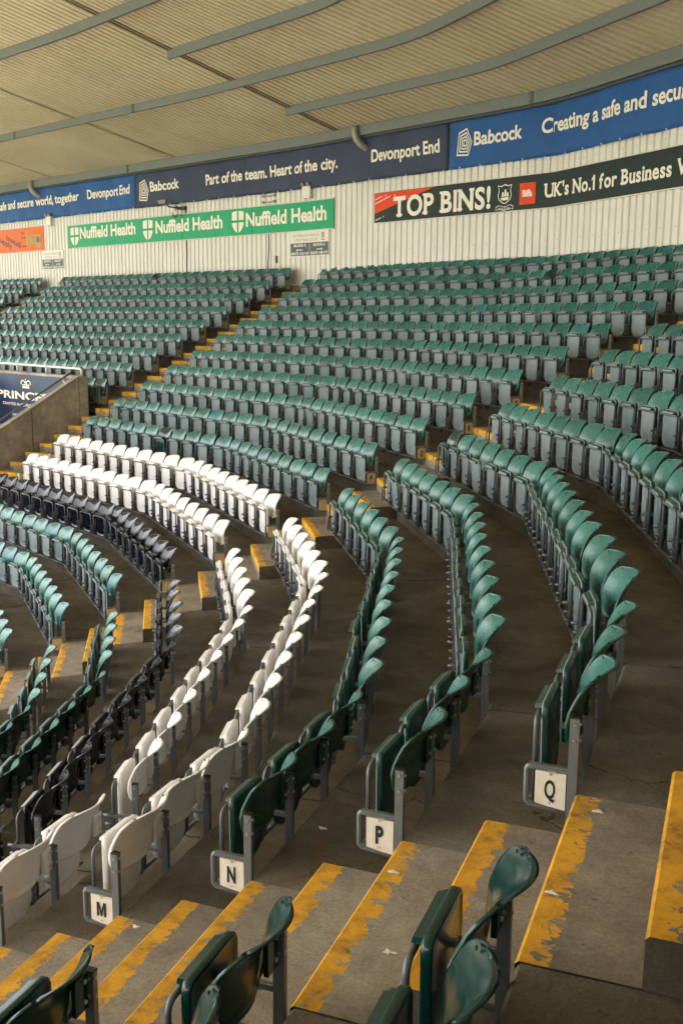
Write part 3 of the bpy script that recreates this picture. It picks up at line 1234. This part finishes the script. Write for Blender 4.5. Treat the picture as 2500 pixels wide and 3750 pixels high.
B1 = cloth_banner('banner', 7.86, 22.5, 6.53, 7.64, M['blue'], 'royal blue banner at far left under the roof reading safe and secure world, together', 'banner')
lettering(B1, [('Creating a safe and secure world, together', 18.85, 11.20, 7.02, .285), ('Devonport End', 10.66, 8.17, 7.02, .285)], M['lettering'], bfn())
B2 = cloth_banner('banner', -5.20, 7.84, 6.52, 7.64, M['navyb'], 'dark navy banner in the middle under the roof reading Part of the team', 'banner')
lettering(B2, [('Babcock', 7.08, 5.60, 7.00, .28), ('Part of the team. Heart of the city.', 4.27, -1.28, 6.97, .285), ('Devonport End', -2.62, -4.94, 6.97, .285)], M['lettering'], bfn())
mb = MB(); rock_logo(mb, 7.42, 7.04, .52, .66, bfn()); link('logo', mb.mesh('logo', [M['lettering']]), B2)
B3 = cloth_banner('banner', -17.5, -5.25, 6.52, 7.64, M['blue'], 'royal blue banner at top right under the roof reading Creating a safe and secure', 'banner')
lettering(B3, [('Babcock', -6.00, -7.42, 7.00, .285), ('Creating a safe and secure world, together', -7.96, -15.4, 7.02, .29)], M['lettering'], bfn())
mb = MB(); rock_logo(mb, -5.70, 7.09, .48, .62, bfn()); link('logo', mb.mesh('logo', [M['lettering']]), B3)

# ------------------------------------------------------------------ flat boards on the wall
def board(name, u0, u1, z0, z1, mat, label, cat, o0=.034, th=.035, edge=None):
    mb = MB()
    wall_strip(mb, [(o0, z0), (o0 + th, z0), (o0 + th, z1), (o0, z1)], u0, u1)
    o = tag(link(name, mb.mesh(name, [mat])), label, cat)
    if edge:
        for za, zb in ((z0 - .022, z0), (z1, z1 + .022)):
            eb = MB(); wall_strip(eb, [(o0, za), (o0 + th + .012, za), (o0 + th + .012, zb), (o0, zb)], u0, u1)
            link('edge_trim', eb.mesh('edge_trim', [edge]), o)
    return o


NB = board('sponsor_board', -1.12, 12.09, 5.44, 6.20, M['nuff'], 'long bright green sign board on the cream wall with three white shields', 'sign board', edge=M['trim'])
fn = flatfn(.074)
for uc in (11.64, 7.32, 2.88):
    mb = MB()
    w, h, zc = .52, .60, 5.84
    hw, gx = w / 2, .035
    def sh(x):                                                   # lower edge of the shield at x in -1..1
        return zc - h / 2 * math.cos(abs(x) * 1.25) * 1.05 + .0
    for sx in (-1, 1):
        top = [(uc + sx * gx, zc + .035), (uc + sx * hw, zc + .035), (uc + sx * hw, zc + h / 2 - .03), (uc + sx * gx, zc + h / 2)]
        poly(mb, top, fn)
        bot = [(uc + sx * gx, zc - .035)] + [(uc + sx * (gx + (hw - gx) * q), sh(q)) for q in (0, .2, .4, .6, .8, .95)] + [(uc + sx * hw, zc - .035)]
        poly(mb, bot, fn)
    link('shield', mb.mesh('shield', [M['lettering']]), NB)
lettering(NB, [('Nuffield Health', 11.30, 8.00, 5.74, .36), ('Nuffield Health', 6.90, 3.58, 5.70, .36), ('Nuffield Health', 2.52, -.84, 5.68, .36)], M['lettering'], fn, .030)
for uu in (5.53, 2.26):
    mb = MB(); wall_strip(mb, [(.069, 5.44), (.072, 5.44), (.072, 6.20), (.069, 6.20)], uu - .008, uu + .008)
    link('panel_joint', mb.mesh('panel_joint', [M['dkgreen']]), NB)

TB = board('sponsor_board', -16.5, -2.69, 5.47, 6.20, M['dkgreen'], 'long dark green sign board at upper right reading TOP BINS with a red corner', 'sign board', edge=M['trim'])
mb = MB()
fn2 = flatfn(.0715)
poly(mb, [(-2.70, 5.69), (-4.75, 6.19), (-2.70, 6.19)], fn2)
link('red_corner', mb.mesh('red_corner', [M['red']]), TB)
mb = MB()
fn3 = flatfn(.074)
for (ua, za, ub, zb) in ((-2.72, 5.93, -3.28, 6.09), (-2.72, 6.03, -2.98, 6.105), (-2.74, 5.52, -2.95, 5.58)):
    poly(mb, [(ua, za), (ub, zb), (ub, zb + .016), (ua, za + .022)], fn3)
for (uc, zc) in ((-3.10, 6.12), (-3.42, 6.10), (-3.02, 5.61)):
    poly(mb, [(uc + .018 * math.cos(a), zc + .018 * math.sin(a)) for a in np.arange(0, 6.28, .8)], fn3)
link('streaks', mb.mesh('streaks', [M['lettering']]), TB)
lettering(TB, [('TOP BINS!', -3.38, -6.52, 5.58, .46)], M['lettering'], fn3, .030, True)
lettering(TB, [("UK's No.1 for Business Waste", -8.02, -13.35, 5.69, .275)], M['lettering'], fn3, .028, True)
# crest: a sailing ship on a shield with a ribbon
mb = MB()
uc, zc = -6.93, 5.83
sh_o = [(-.20, .22), (-.10, .20), (0, .235), (.10, .20), (.20, .22), (.17, .10), (.20, 0), (.17, -.10), (.08, -.17), (0, -.20), (-.08, -.17), (-.17, -.10), (-.20, 0), (-.17, .10)]
ring_poly(mb, [(uc - x, zc + z) for x, z in sh_o], [(uc - x * .90, zc + z * .90) for x, z in sh_o], fn3)
poly(mb, [(uc - x, zc + z) for x, z in ((-.12, -.06), (.12, -.05), (.09, -.12), (-.08, -.12))], fn3)
for x0, z0, w_, h_ in ((-.085, -.04, .06, .10), (-.015, -.035, .07, .15), (.06, -.04, .055, .09)):
    poly(mb, [(uc - x, zc + z) for x, z in ((x0, z0), (x0 + w_, z0), (x0 + w_ * .8, z0 + h_), (x0 + w_ * .1, z0 + h_))], fn3)
rb = [(-.25, -.25), (-.17, -.22), (0, -.26), (.17, -.22), (.25, -.25)]
ring_poly(mb, [(uc - x, zc + z) for x, z in rb] + [(uc - x, zc + z - .085) for x, z in rb[::-1]], [(uc - x * .95, zc + z - .012) for x, z in rb] + [(uc - x * .95, zc + z - .073) for x, z in rb[::-1]], fn3)
put_text(mb, 'P.A.F.C.', fn3, uc + .17, uc - .17, zc - .325, .05, .01)
link('crest', mb.mesh('crest', [M['lettering']]), TB)
mb = MB(); poly(mb, [(-7.35, 5.58), (-7.79, 5.58), (-7.79, 6.04), (-7.35, 6.04)], fn2)
link('red_square', mb.mesh('red_square', [M['red']]), TB)
lettering(TB, [('Biffa', -7.43, -7.70, 5.75, .135)], M['lettering'], fn3, .04)

OB = board('sponsor_banner', 13.74, 18.6, 5.44, 6.30, M['orange'], 'glossy orange banner with slanting dark words at the far left of the wall', 'banner', th=.02, edge=M['trim'])
fo = flatfn(.060)


def stagger(body, ua, ub, z0, drop, cap, mat, bold=.03):
    """upright letters stepping down the board"""
    v, f = text_geo(body, bold)
    x0, x1 = v[:, 0].min(), v[:, 0].max()
    mb = MB()
    t = (v[:, 0] - x0) / (x1 - x0)
    mb.add([fo(ua + (ub - ua) * q, z0 - drop * q + y / CAP * cap) for q, y in zip(t, v[:, 1])], f)
    link('lettering', mb.mesh('lettering', [mat]), OB)


stagger('Install', 16.42, 15.38, 5.93, .36, .19, M['hugtext'])
stagger('Supply', 17.10, 16.02, 5.92, .36, .19, M['hugtext'])
stagger('hug', 14.95, 13.92, 5.70, 0, .44, M['hugolive'], .04)
mb = MB(); poly(mb, [(14.13 + .10 * math.cos(a), 5.84 + .12 * math.sin(a)) for a in np.arange(0, 6.28, .4)], flatfn(.0625)); link('print_mark', mb.mesh('print_mark', [M['hughand']]), OB)
mb = MB()                                                        # four lines of print too small to read
for q, w in enumerate((.26, .28, .10, .36)):
    zz = 6.07 - q * .155
    for j in range(int(w / .07)):
        poly(mb, [(15.30 - j * .07, zz), (15.25 - j * .07, zz), (15.25 - j * .07, zz + .055), (15.30 - j * .07, zz + .055)], fo)
link('small_print', mb.mesh('small_print', [M['hugtext']]), OB)


def block_sign(u0, u1, z0, z1, left, right, label):
    """white panel with crest above, slate panel with two arrows below"""
    o = board('block_sign', u0, u1, z0, z1, M['whiteboard'], label, 'sign', th=.02)
    L, H = u1 - u0, z1 - z0
    f1, f2 = flatfn(.0565), flatfn(.0605)
    mb = MB(); wall_strip(mb, [(.0542, z0 + .03), (.0565, z0 + .03), (.0565, z0 + H * .54), (.0542, z0 + H * .54)], u0 + .02, u1 - .02)
    pn = link('slate_panel', mb.mesh('slate_panel', [M['slate']]), o)
    mb = MB()
    uc = (u0 + u1) / 2
    poly(mb, [(uc + .006, z0 + .06), (uc - .006, z0 + .06), (uc - .006, z0 + H * .50), (uc + .006, z0 + H * .50)], f2)
    for sg, (b, st) in ((1, left), (-1, right)):
        c = uc + sg * L * .25
        put_text(mb, b, f2, c + L * .15, c - L * .15, z0 + H * .40, H * .095, .03)
        put_text(mb, st, f2, c + L * .22, c - L * .22, z0 + H * .085, H * .095, .03)
        zz = z0 + H * .27
        poly(mb, [(c - .11, zz - .010), (c + .11, zz - .010), (c + .11, zz + .010), (c - .11, zz + .010)], f2)
        poly(mb, [(c + sg * .15, zz), (c + sg * .09, zz + .04), (c + sg * .09, zz - .04)], f2)
    link('lettering', mb.mesh('lettering', [M['lettering']]), pn)
    mb = MB()
    put_text(mb, 'PLYMOUTH ARGYLE', f1, u1 - L * .09, u0 + L * .25, z0 + H * .78, H * .095, -.004)
    put_text(mb, 'FOOTBALL CLUB', f1, u1 - L * .14, u0 + L * .30, z0 + H * .61, H * .095, -.004)
    cx, cz = u0 + L * .155, z0 + H * .79
    so = [(cx - x * .06, cz + z * .085) for x, z in ((-1, 1), (-.4, .85), (0, 1.05), (.4, .85), (1, 1), (.85, .3), (1, -.3), (.6, -.8), (0, -1), (-.6, -.8), (-1, -.3), (-.85, .3))]
    si = [(cx + (a - cx) * .7, cz + (b - cz) * .72) for a, b in so]
    ring_poly(mb, so, si, f1)
    poly(mb, [(cx - x * .06, cz + z * .085) for x, z in ((-.5, -.1), (.5, -.1), (.35, -.5), (-.35, -.5))], f1)
    poly(mb, [(cx - x * .06, cz + z * .085) for x, z in ((-.35, .0), (.4, .0), (.25, .55), (-.25, .55))], f1)
    poly(mb, [(cx - x * .075, cz + z * .085) for x, z in ((-1, -1.2), (1, -1.2), (1, -1.5), (-1, -1.5))], f1)
    link('crest_and_title', mb.mesh('crest_and_title', [M['greytext']]), o)


block_sign(-.92, .67, 4.735, 5.425, ('BLOCK 5', 'SEATS 122-145'), ('BLOCK 6', 'SEATS 148-175'), 'white and slate direction sign for BLOCK 5 and BLOCK 6 below the green board')
block_sign(12.46, 13.90, 4.735, 5.41, ('BLOCK 4', 'SEATS 93-119'), ('BLOCK 5', 'SEATS 122-145'), 'small white and slate direction sign for BLOCK 4 below the orange banner')

# ------------------------------------------------------------------ small fittings on the wall
def wfr(u0, z0):
    return lambda x, y, z: wall_pt(u0 + x, z0 + z, y)


for u0, lab in ((-.07, 'small white twin floodlight box on the wall right of the green board'), (13.23, 'small white twin floodlight box on the wall above the orange banner')):
    mb = MB(); mb.box((-.17, .03, -.16), (.17, .15, .16), 0, wfr(u0, 6.44))
    o = tag(link('emergency_light', mb.mesh('emergency_light', [M['whitemetal']])), lab, 'light')
    for sx in (-1, 1):
        mb = MB(); f = wfr(u0 + sx * .11, 6.66)
        mb.tube([f(0, .10, -.06), f(0, .11, 0), f(0, .20, -.03)], .06, 10)
        link('lamp', mb.mesh('lamp', [M['camera']]), o)
f = wfr(5.72, 6.52)
mb = MB(); mb.box((.04, .42, .00), (.40, .53, .09), 0, f); mb.box((.01, .41, .09), (.44, .54, .105), 0, f)
o = tag(link('security_camera', mb.mesh('security_camera', [M['camera']])), 'beige security camera on a bracket above the green board with trailing wires', 'camera')
mb = MB(); mb.tube([f(.12, .47, .0), f(.02, .42, -.10), f(-.10, .22, -.13), f(-.22, .04, -.13)], .024, 8); mb.box((-.40, .03, -.18), (-.06, .14, -.09), 0, f)
link('bracket', mb.mesh('bracket', [M['gutter']]), o)
mb = MB()
for q in range(7):
    r0 = .07 + .02 * q
    mb.tube([f(-.10 + r0 * math.cos(t) * .9,   .18 + .015 * q, -.24 + r0 * math.sin(t)) for t in np.linspace(.3 * q, .3 * q + 4.5, 12)], .008, 5)
link('wires', mb.mesh('wires', [M['cable']]), o)
mb = MB()
for zz in (6.46, 6.30):
    mb.box((-.26, .03, -.02), (.26, .06, .02), 0, wfr(1.54, zz)); mb.box((-.26, .06, -.035), (-.20, .10, .035), 0, wfr(1.54, zz)); mb.box((.20, .06, -.035), (.26, .10, .035), 0, wfr(1.54, zz))
tag(link('wall_bracket', mb.mesh('wall_bracket', [M['pipe']])), 'pair of empty metal wall brackets just above the green board', 'bracket')
for (ua, za, ub, zb, lab) in ((5.38, 6.42, 5.36, 4.0, 'thick black cable running down the wall below the security camera'), (1.57, 6.25, 1.62, 4.0, 'thin black cable running down the wall left of the block sign')):
    mb = MB()
    pts = [wall_pt(ua + (ub - ua) * q + .02 * math.sin(9 * q), za + (zb - za) * q, .042) for q in np.linspace(0, 1, 14)]
    mb.tube(pts, .018 if ua > 3 else .012, 6)
    tag(link('cable', mb.mesh('cable', [M['cable']])), lab, 'cable')
mb = MB(); mb.box((-.03, .03, -.10), (.03, .06, .10), 0, wfr(1.25, 4.70))
tag(link('switch_box', mb.mesh('switch_box', [M['cable']])), 'tiny black box on the wall between cable and block sign', 'box')
for uu, lab in ((-2.25, 'bent grey downpipe poking below the roof beam in the middle of the navy banner'), (13.95, 'bent grey downpipe poking below the roof beam over the far left banner')):
    f = wfr(uu, 7.60)
    mb = MB(); mb.tube([f(0, .36, .25), f(0, .36, .06), f(-.03, .34, -.06), f(-.08, .25, -.17), f(-.14, .12, -.26), f(-.16, .03, -.28)], .085, 12)
    tag(link('downpipe', mb.mesh('downpipe', [M['pipe']])), lab, 'pipe', 'downpipes')

# ------------------------------------------------------------------ roof
def soft_path(off):
    p = path(off)
    q = [p[0]]
    for k in range(1, len(p) - 1):
        a = p[k - 1] - p[k]; b = p[k + 1] - p[k]
        la, lb = np.linalg.norm(a), np.linalg.norm(b)
        d = min(2.2, la * .45, lb * .45)
        q += [p[k] + a / la * d, p[k], p[k] + b / lb * d]
    q.append(p[-1])
    q = np.array(q)
    for _ in range(3):
        n = [q[0]]
        for k in range(len(q) - 1):
            n += [q[k] * .75 + q[k + 1] * .25, q[k] * .25 + q[k + 1] * .75]
        n.append(q[-1]); q = np.array(n)
    return q


REF = soft_path(11 * T - 2.0)
CR_ = np.r_[0, np.cumsum(np.hypot(*np.diff(REF, axis=0).T))]
UV0 = CR_[np.argmin(np.hypot(*(REF - vpt(11 * T - 2.0)).T))]
_sp = {}


def roof_pt(u, o, dz):
    """u along the roof (0 at the far kink, + to the left), o metres in from the wall, dz above the sheet"""
    key = round(o, 4)
    if key not in _sp: _sp[key] = soft_path(11 * T - o)
    q = _sp[key]
    t = np.interp(u + UV0, CR_, np.arange(len(REF)))
    j = min(int(t), len(q) - 2); fr = t - j
    p = q[j] * (1 - fr) + q[j + 1] * fr
    return (p[0], p[1], 7.86 + .185 * o + dz)


RU0, RU1, RO0, RO1 = -UV0 + .2, 25.5, -.55, 17.0
mb = MB()
us, hs = [], []
uu = RU0
while uu < RU1:
    for du, h in ((0, 0), (.080, 0), (.105, .034), (.175, .034)):
        us.append(uu + du); hs.append(h)
    uu += .20
os_ = [RO0, 0, 3.6, 7.2, 10.8, RO1]
vs = [roof_pt(a, o, h) for o in os_ for a, h in zip(us, hs)]
n = len(us)
fs = [(r * n + j, r * n + j + 1, (r + 1) * n + j + 1, (r + 1) * n + j) for r in range(len(os_) - 1) for j in range(n - 1)]
mb.add(vs, fs)
# upper skin keeps daylight out
us2 = list(np.arange(RU0, RU1, 1.0)) + [RU1]
vs = [roof_pt(a, o, .22) for o in (RO0, RO1) for a in us2]
n2 = len(us2)
mb.add(vs, [(j, n2 + j, n2 + j + 1, j + 1) for j in range(n2 - 1)])
mb.add([roof_pt(a, RO1, h) for a in us2 for h in (-.02, .22)], [(2 * j, 2 * j + 1, 2 * j + 3, 2 * j + 2) for j in range(n2 - 1)])
# unseen canopy and fascia added past the front edge to block high skylight
EXT = np.array([-.80, -.60])
def blocker_pt(a, e, dz):
    p = roof_pt(a, RO1, dz)
    return (p[0] + EXT[0] * e, p[1] + EXT[1] * e, p[2] + .16 * e)
for dz in (.0, .22):
    mb.add([blocker_pt(a, e, dz) for e in (0, 7.0) for a in us2], [(j, n2 + j, n2 + j + 1, j + 1) for j in range(n2 - 1)])
mb.add([blocker_pt(a, 7.0, dz) for a in us2 for dz in (-1.3, .3)], [(2 * j, 2 * j + 1, 2 * j + 3, 2 * j + 2) for j in range(n2 - 1)])
roof = tag(link('roof', mb.mesh('roof', [M['roof']])), 'buff corrugated metal roof sloping up over the seats', 'roof')


def rail_along(o, ua, ub, depth, fl, name, drop=.0):
    """cold-rolled C section running along the roof"""
    mb = MB()
    us = list(np.arange(ua, ub, .35)) + [ub]
    th = .012
    prof = [(0, 0), (0, -depth), (fl, -depth), (fl, -depth + .03), (fl - th, -depth + .03), (fl - th, -depth + th), (th, -depth + th), (th, -th), (fl, -th), (fl, 0)]
    n = len(prof)
    vs = []
    for a in us:
        a0 = np.array(roof_pt(a, o, 0)); a1 = np.array(roof_pt(a, o + .2, 0))
        d = (a1 - a0)[:2] / .2
        for (x, z) in prof:
            vs.append((a0[0] - d[0] * x, a0[1] - d[1] * x, a0[2] + z - drop))
    fs = [(j * n + k, j * n + (k + 1) % n, (j + 1) * n + (k + 1) % n, (j + 1) * n + k) for j in range(len(us) - 1) for k in range(n)]
    fs += [list(range(n)), [(len(us) - 1) * n + k for k in range(n)][::-1]]
    mb.add(vs, fs)
    return link(name, fix(mb.mesh(name, [M['purlin']])), roof)


rail_along(.10, RU0, RU1, .25, .075, 'eaves_beam')
for o in (3.62, 7.30, 10.9): rail_along(o, RU0, RU1, .20, .07, 'purlin')
for o in (1.82, 5.45, 9.1): rail_along(o, RU0, -1.45, .20, .07, 'purlin')
# lapped seams running up the slope
for uu in (-1.62, 5.35, 12.4, 19.4):
    mb = MB()
    for du, w in ((0, .030), (.13, .018)) if uu < 0 else ((0, .014), (.11, .008)):
        vs = []
        for o in np.linspace(RO0, RO1, 20):
            for x in (-w, w): vs += [roof_pt(uu + du + x, o, -.003), roof_pt(uu + du + x, o, -.030 if uu < 0 else -.010)]
        fs = []
        for j in range(19):
            a = 4 * j
            fs += [(a, a + 2, a + 6, a + 4), (a + 1, a + 5, a + 7, a + 3), (a, a + 4, a + 5, a + 1), (a + 2, a + 3, a + 7, a + 6)]
        mb.add(vs, fs)
    link('lap_seam', mb.mesh('lap_seam', [M['seam']]), roof)
# splice plates on the beams
for o, uu, dp in ((.10, 7.9, .25), (3.62, 2.6, .20), (3.62, 8.7, .20), (.10, -7.4, .25), (7.3, 5.2, .2)):
    mb = MB()
    a0 = np.array(roof_pt(uu, o, 0)); a1 = np.array(roof_pt(uu, o + .2, 0)); a2 = np.array(roof_pt(uu + .1, o, 0))
    d = (a1 - a0)[:2] / .2; t = (a2 - a0)[:2] / np.linalg.norm((a2 - a0)[:2])
    mb.box((-.05, .0, -dp - .004), (.05, .012, -.004), 0, lambda x, y, z: (a0[0] + t[0] * x + d[0] * y, a0[1] + t[1] * x + d[1] * y, a0[2] + z))
    link('splice_plate', mb.mesh('splice_plate', [M['gutter']]), roof)
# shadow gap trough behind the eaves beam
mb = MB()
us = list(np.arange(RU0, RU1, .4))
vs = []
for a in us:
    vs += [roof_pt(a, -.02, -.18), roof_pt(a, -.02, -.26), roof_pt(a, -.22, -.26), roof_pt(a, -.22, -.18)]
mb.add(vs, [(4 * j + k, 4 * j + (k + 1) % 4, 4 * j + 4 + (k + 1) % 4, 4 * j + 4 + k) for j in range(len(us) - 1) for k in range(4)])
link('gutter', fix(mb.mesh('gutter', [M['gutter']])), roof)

# ------------------------------------------------------------------ entrance well: parapets, banner, rails
def s5pt(s, i, z):
    p = s5col(s)(i * T)
    return (p[0], p[1], z)


def slab_wall(s0, s1, prof, label, name='parapet_wall', cope=True):
    """prof: (i, ztop, zbot) along the slope"""
    mb = MB()
    vs = []
    for (i, zt, zb) in prof:
        vs += [s5pt(s0, i, zb), s5pt(s0, i, zt), s5pt(s1, i, zt), s5pt(s1, i, zb)]
    n = len(prof)
    fs = [(4 * j + k, 4 * j + (k + 1) % 4, 4 * j + 4 + (k + 1) % 4, 4 * j + 4 + k) for j in range(n - 1) for k in range(4)]
    fs += [(0, 1, 2, 3), (4 * n - 1, 4 * n - 2, 4 * n - 3, 4 * n - 4)]
    mb.add(vs, fs)
    o = tag(link(name, fix(mb.mesh(name, [M['parapet']]))), label, 'wall')
    if cope:
        mb = MB(); vs = []
        for (i, zt, zb) in prof:
            vs += [s5pt(s0 - .02, i, zt + .001), s5pt(s0 - .02, i, zt + .045), s5pt(s1 + .02, i, zt + .045), s5pt(s1 + .02, i, zt + .001)]
        mb.add(vs, fs)
        link('coping', fix(mb.mesh('coping', [M['parapet']])), o)
    return o


def zt(i): return .80 + .41 * i
PW1 = slab_wall(S5A, S5A + .16, [(-3.2, zt(-3.2), -3.2), (.36, zt(.36), -3.2)], 'lower sloping concrete parapet panel beside the far steps at the left edge')
PW2 = slab_wall(S5A, S5A + .16, [(.395, zt(.395), -3.2), (2.02, zt(2.02), -3.2)], 'upper sloping concrete parapet panel ending at the concrete pillar')
slab_wall(S5B - .16, S5B, [(-3.2, zt(-3.2), -3.2), (2.02, zt(2.02), -3.2)], 'sloping concrete parapet on the hidden side of the entrance well')
mb = MB()
vs = []
for i, s in ((2.05, S5A), (2.05, S5B), (2.35, S5B), (2.35, S5A)):
    vs += [s5pt(s, i, -3.2), s5pt(s, i, 1.66)]
mb.add(vs, [(0, 2, 3, 1), (2, 4, 5, 3), (4, 6, 7, 5), (6, 0, 1, 7), (1, 3, 5, 7)])
RWALL = tag(link('parapet_wall', fix(mb.mesh('parapet_wall', [M['parapet']]))), 'level concrete wall and pillar behind the dark blue printed banner', 'wall')
mb = MB()
sa, sb = S5A + .17, S5B - .17
vs = [s5pt(s, i, z) for s in (sa, sb) for i, z in ((2.02, .27), (2.02, 1.60), (2.045, 1.60), (2.045, .27))]
mb.add(vs, [(0, 1, 2, 3), (7, 6, 5, 4), (0, 4, 5, 1), (1, 5, 6, 2), (2, 6, 7, 3), (3, 7, 4, 0)])
PB = tag(link('banner', fix(mb.mesh('banner', [M['princess']]))), 'dark blue printed banner with white crown above the entrance at left', 'banner')
pf = lambda x, z: s5pt(x, 2.012, z)
mb = MB(); put_text(mb, 'PRINCESS', pf, 21.20, 18.36, .975, .185, .030); link('lettering', mb.mesh('lettering', [M['whiteboard']]), PB)
mb = MB(); put_text(mb, 'CRAFTED IN PLYMOUTH', pf, 20.93, 19.15, .800, .068, .014); link('lettering', mb.mesh('lettering', [M['whiteboard']]), PB)
mb = MB(); put_text(mb, 'PRIN', pf, 20.45, 20.08, .52, .070, .014); link('lettering', mb.mesh('lettering', [M['whiteboard']]), PB)
mb = MB()
cx, cz = 19.72, 1.26
for q in ((-.17, .0, .17, .055), (-.17, .07, .17, .10)):
    poly(mb, [(cx - q[0], cz + q[1]), (cx - q[2], cz + q[1]), (cx - q[2], cz + q[3]), (cx - q[0], cz + q[3])], pf)
for sx in (-1, 1):
    o_, i_ = [], []
    for t in np.linspace(0, math.pi * 1.15, 12):
        x = .02 + .115 * (1 - math.cos(t)); z = .11 + .10 * math.sin(t) * (1 if t < math.pi else .3)
        o_.append((cx - sx * x, cz + z)); i_.append((cx - sx * (.115 + (x - .115) * .68), cz + .11 + (z - .11) * .70))
    mb.add([pf(*p) for p in o_] + [pf(*p) for p in i_], [(k, k + 1, 13 + k, 12 + k) for k in range(11)])
poly(mb, [(cx, cz + .11), (cx - .035, cz + .15), (cx, cz + .20), (cx + .035, cz + .15)], pf)
poly(mb, [(cx + .03 * math.cos(a), cz + .225 + .015 * math.sin(a)) for a in np.arange(0, 6.28, .7)], pf)
link('crown', mb.mesh('crown', [M['whiteboard']]), PB)
# white tubular guard rail on the level wall
mb = MB()
mb.tube([s5pt(S5A + .06, 2.20, 1.66), s5pt(S5A + .06, 2.20, 1.80), s5pt(S5A + .12, 2.20, 1.835), s5pt(S5B, 2.20, 1.845)], .030, 10)
RL = tag(link('guard_rail', mb.mesh('guard_rail', [M['whitemetal']])), 'white tubular guard rail above the dark blue printed banner', 'railing')
for s in (18.95, 20.35, 21.6):
    mb = MB(); mb.tube([s5pt(s, 2.20, 1.66), s5pt(s, 2.20, 1.84)], .026, 8); mb.tube([s5pt(s - .06, 2.20, 1.842), s5pt(s + .06, 2.20, 1.842)], .040, 8)
    link('rail_post', mb.mesh('rail_post', [M['whitemetal']]), RL)
# sloping handrail on the parapet
mb = MB()
mb.tube([s5pt(S5A + .20, i, zt(i) + .15) for i in (-3.2, -1, .5, 1.95)], .024, 8)
HR = tag(link('handrail', mb.mesh('handrail', [M['steel']])), 'dull grey sloping handrail along the top of the concrete parapet', 'railing')
for i in (-2.4, -1.0, .35, 1.6):
    mb = MB(); mb.tube([s5pt(S5A + .10, i + .06, zt(i) + .03), s5pt(S5A + .20, i, zt(i) + .15)], .016, 6); mb.box((-.05, -.03, 0), (.05, .03, .02), 0, lambda x, y, z, i=i: s5pt(S5A + .08 + y, i + .06 + x, zt(i) + .045 + z))
    link('rail_bracket', mb.mesh('rail_bracket', [M['whitemetal']]), HR)

# ------------------------------------------------------------------ splashes on the foreground steps
SPL = [((1180, 3035), 0, 'round pale splash mark on the second step from the M sign'), ((1440, 3195), 2, 'white bird dropping on the yellow edge below the P sign'), ((2190, 2975), 3, 'white bird dropping at the frayed yellow edge beside the Q sign'),
       ((2020, 3270), 3, 'torn white scrap on the worn yellow edge right of the foreground seat'), ((500, 3395), 0, 'faded pale stain on the concrete below the M sign'), ((1425, 3490), 1, 'twin white droppings on bare concrete in the foreground')]


def ray_z(px, py, z):
    v = CD + CR * (px - PW / 2) / FPX + CU * (PH / 2 - py) / FPX
    return CAM + v * (z - CAM[2]) / v[2]


def ground_at(px, py):
    v = CD + CR * (px - PW / 2) / FPX + CU * (PH / 2 - py) / FPX
    for t in np.arange(1.0, 14, .004):
        P = CAM + v * t
        off = NV[0] @ P[:2] - RI
        i = math.floor(off / T)
        fr = off / T - i
        z = i * R + .006 if fr * T < .375 else i * R + .5 * R
        if P[2] <= z: return P[0], P[1], z
    return None


for (px, py), row, lab in SPL:
    q = ground_at(px, py)
    if q is None: continue
    mb = MB()
    n = 18
    r = [.017 * (1 + .18 * rng.normal() + .3 * math.sin(k * 1.1 + row)) for k in range(n)]
    pts = [(q[0] + abs(r[k]) * 1.3 * math.cos(6.283 * k / n), q[1] + abs(r[k]) * .8 * math.sin(6.283 * k / n)) for k in range(n)]
    mb.add([(a, b, q[2] + .002) for a, b in pts] + [(q[0] + (a - q[0]) * .7, q[1] + (b - q[1]) * .7, q[2] + .005) for a, b in pts] + [(q[0], q[1], q[2] + .006)],
           [(k, (k + 1) % n, n + (k + 1) % n, n + k) for k in range(n)] + [(n + k, n + (k + 1) % n, 2 * n) for k in range(n)], 0, True)
    tag(link('splash', mb.mesh('splash', [M['dropping']])), lab, 'splash', 'splashes on the steps')
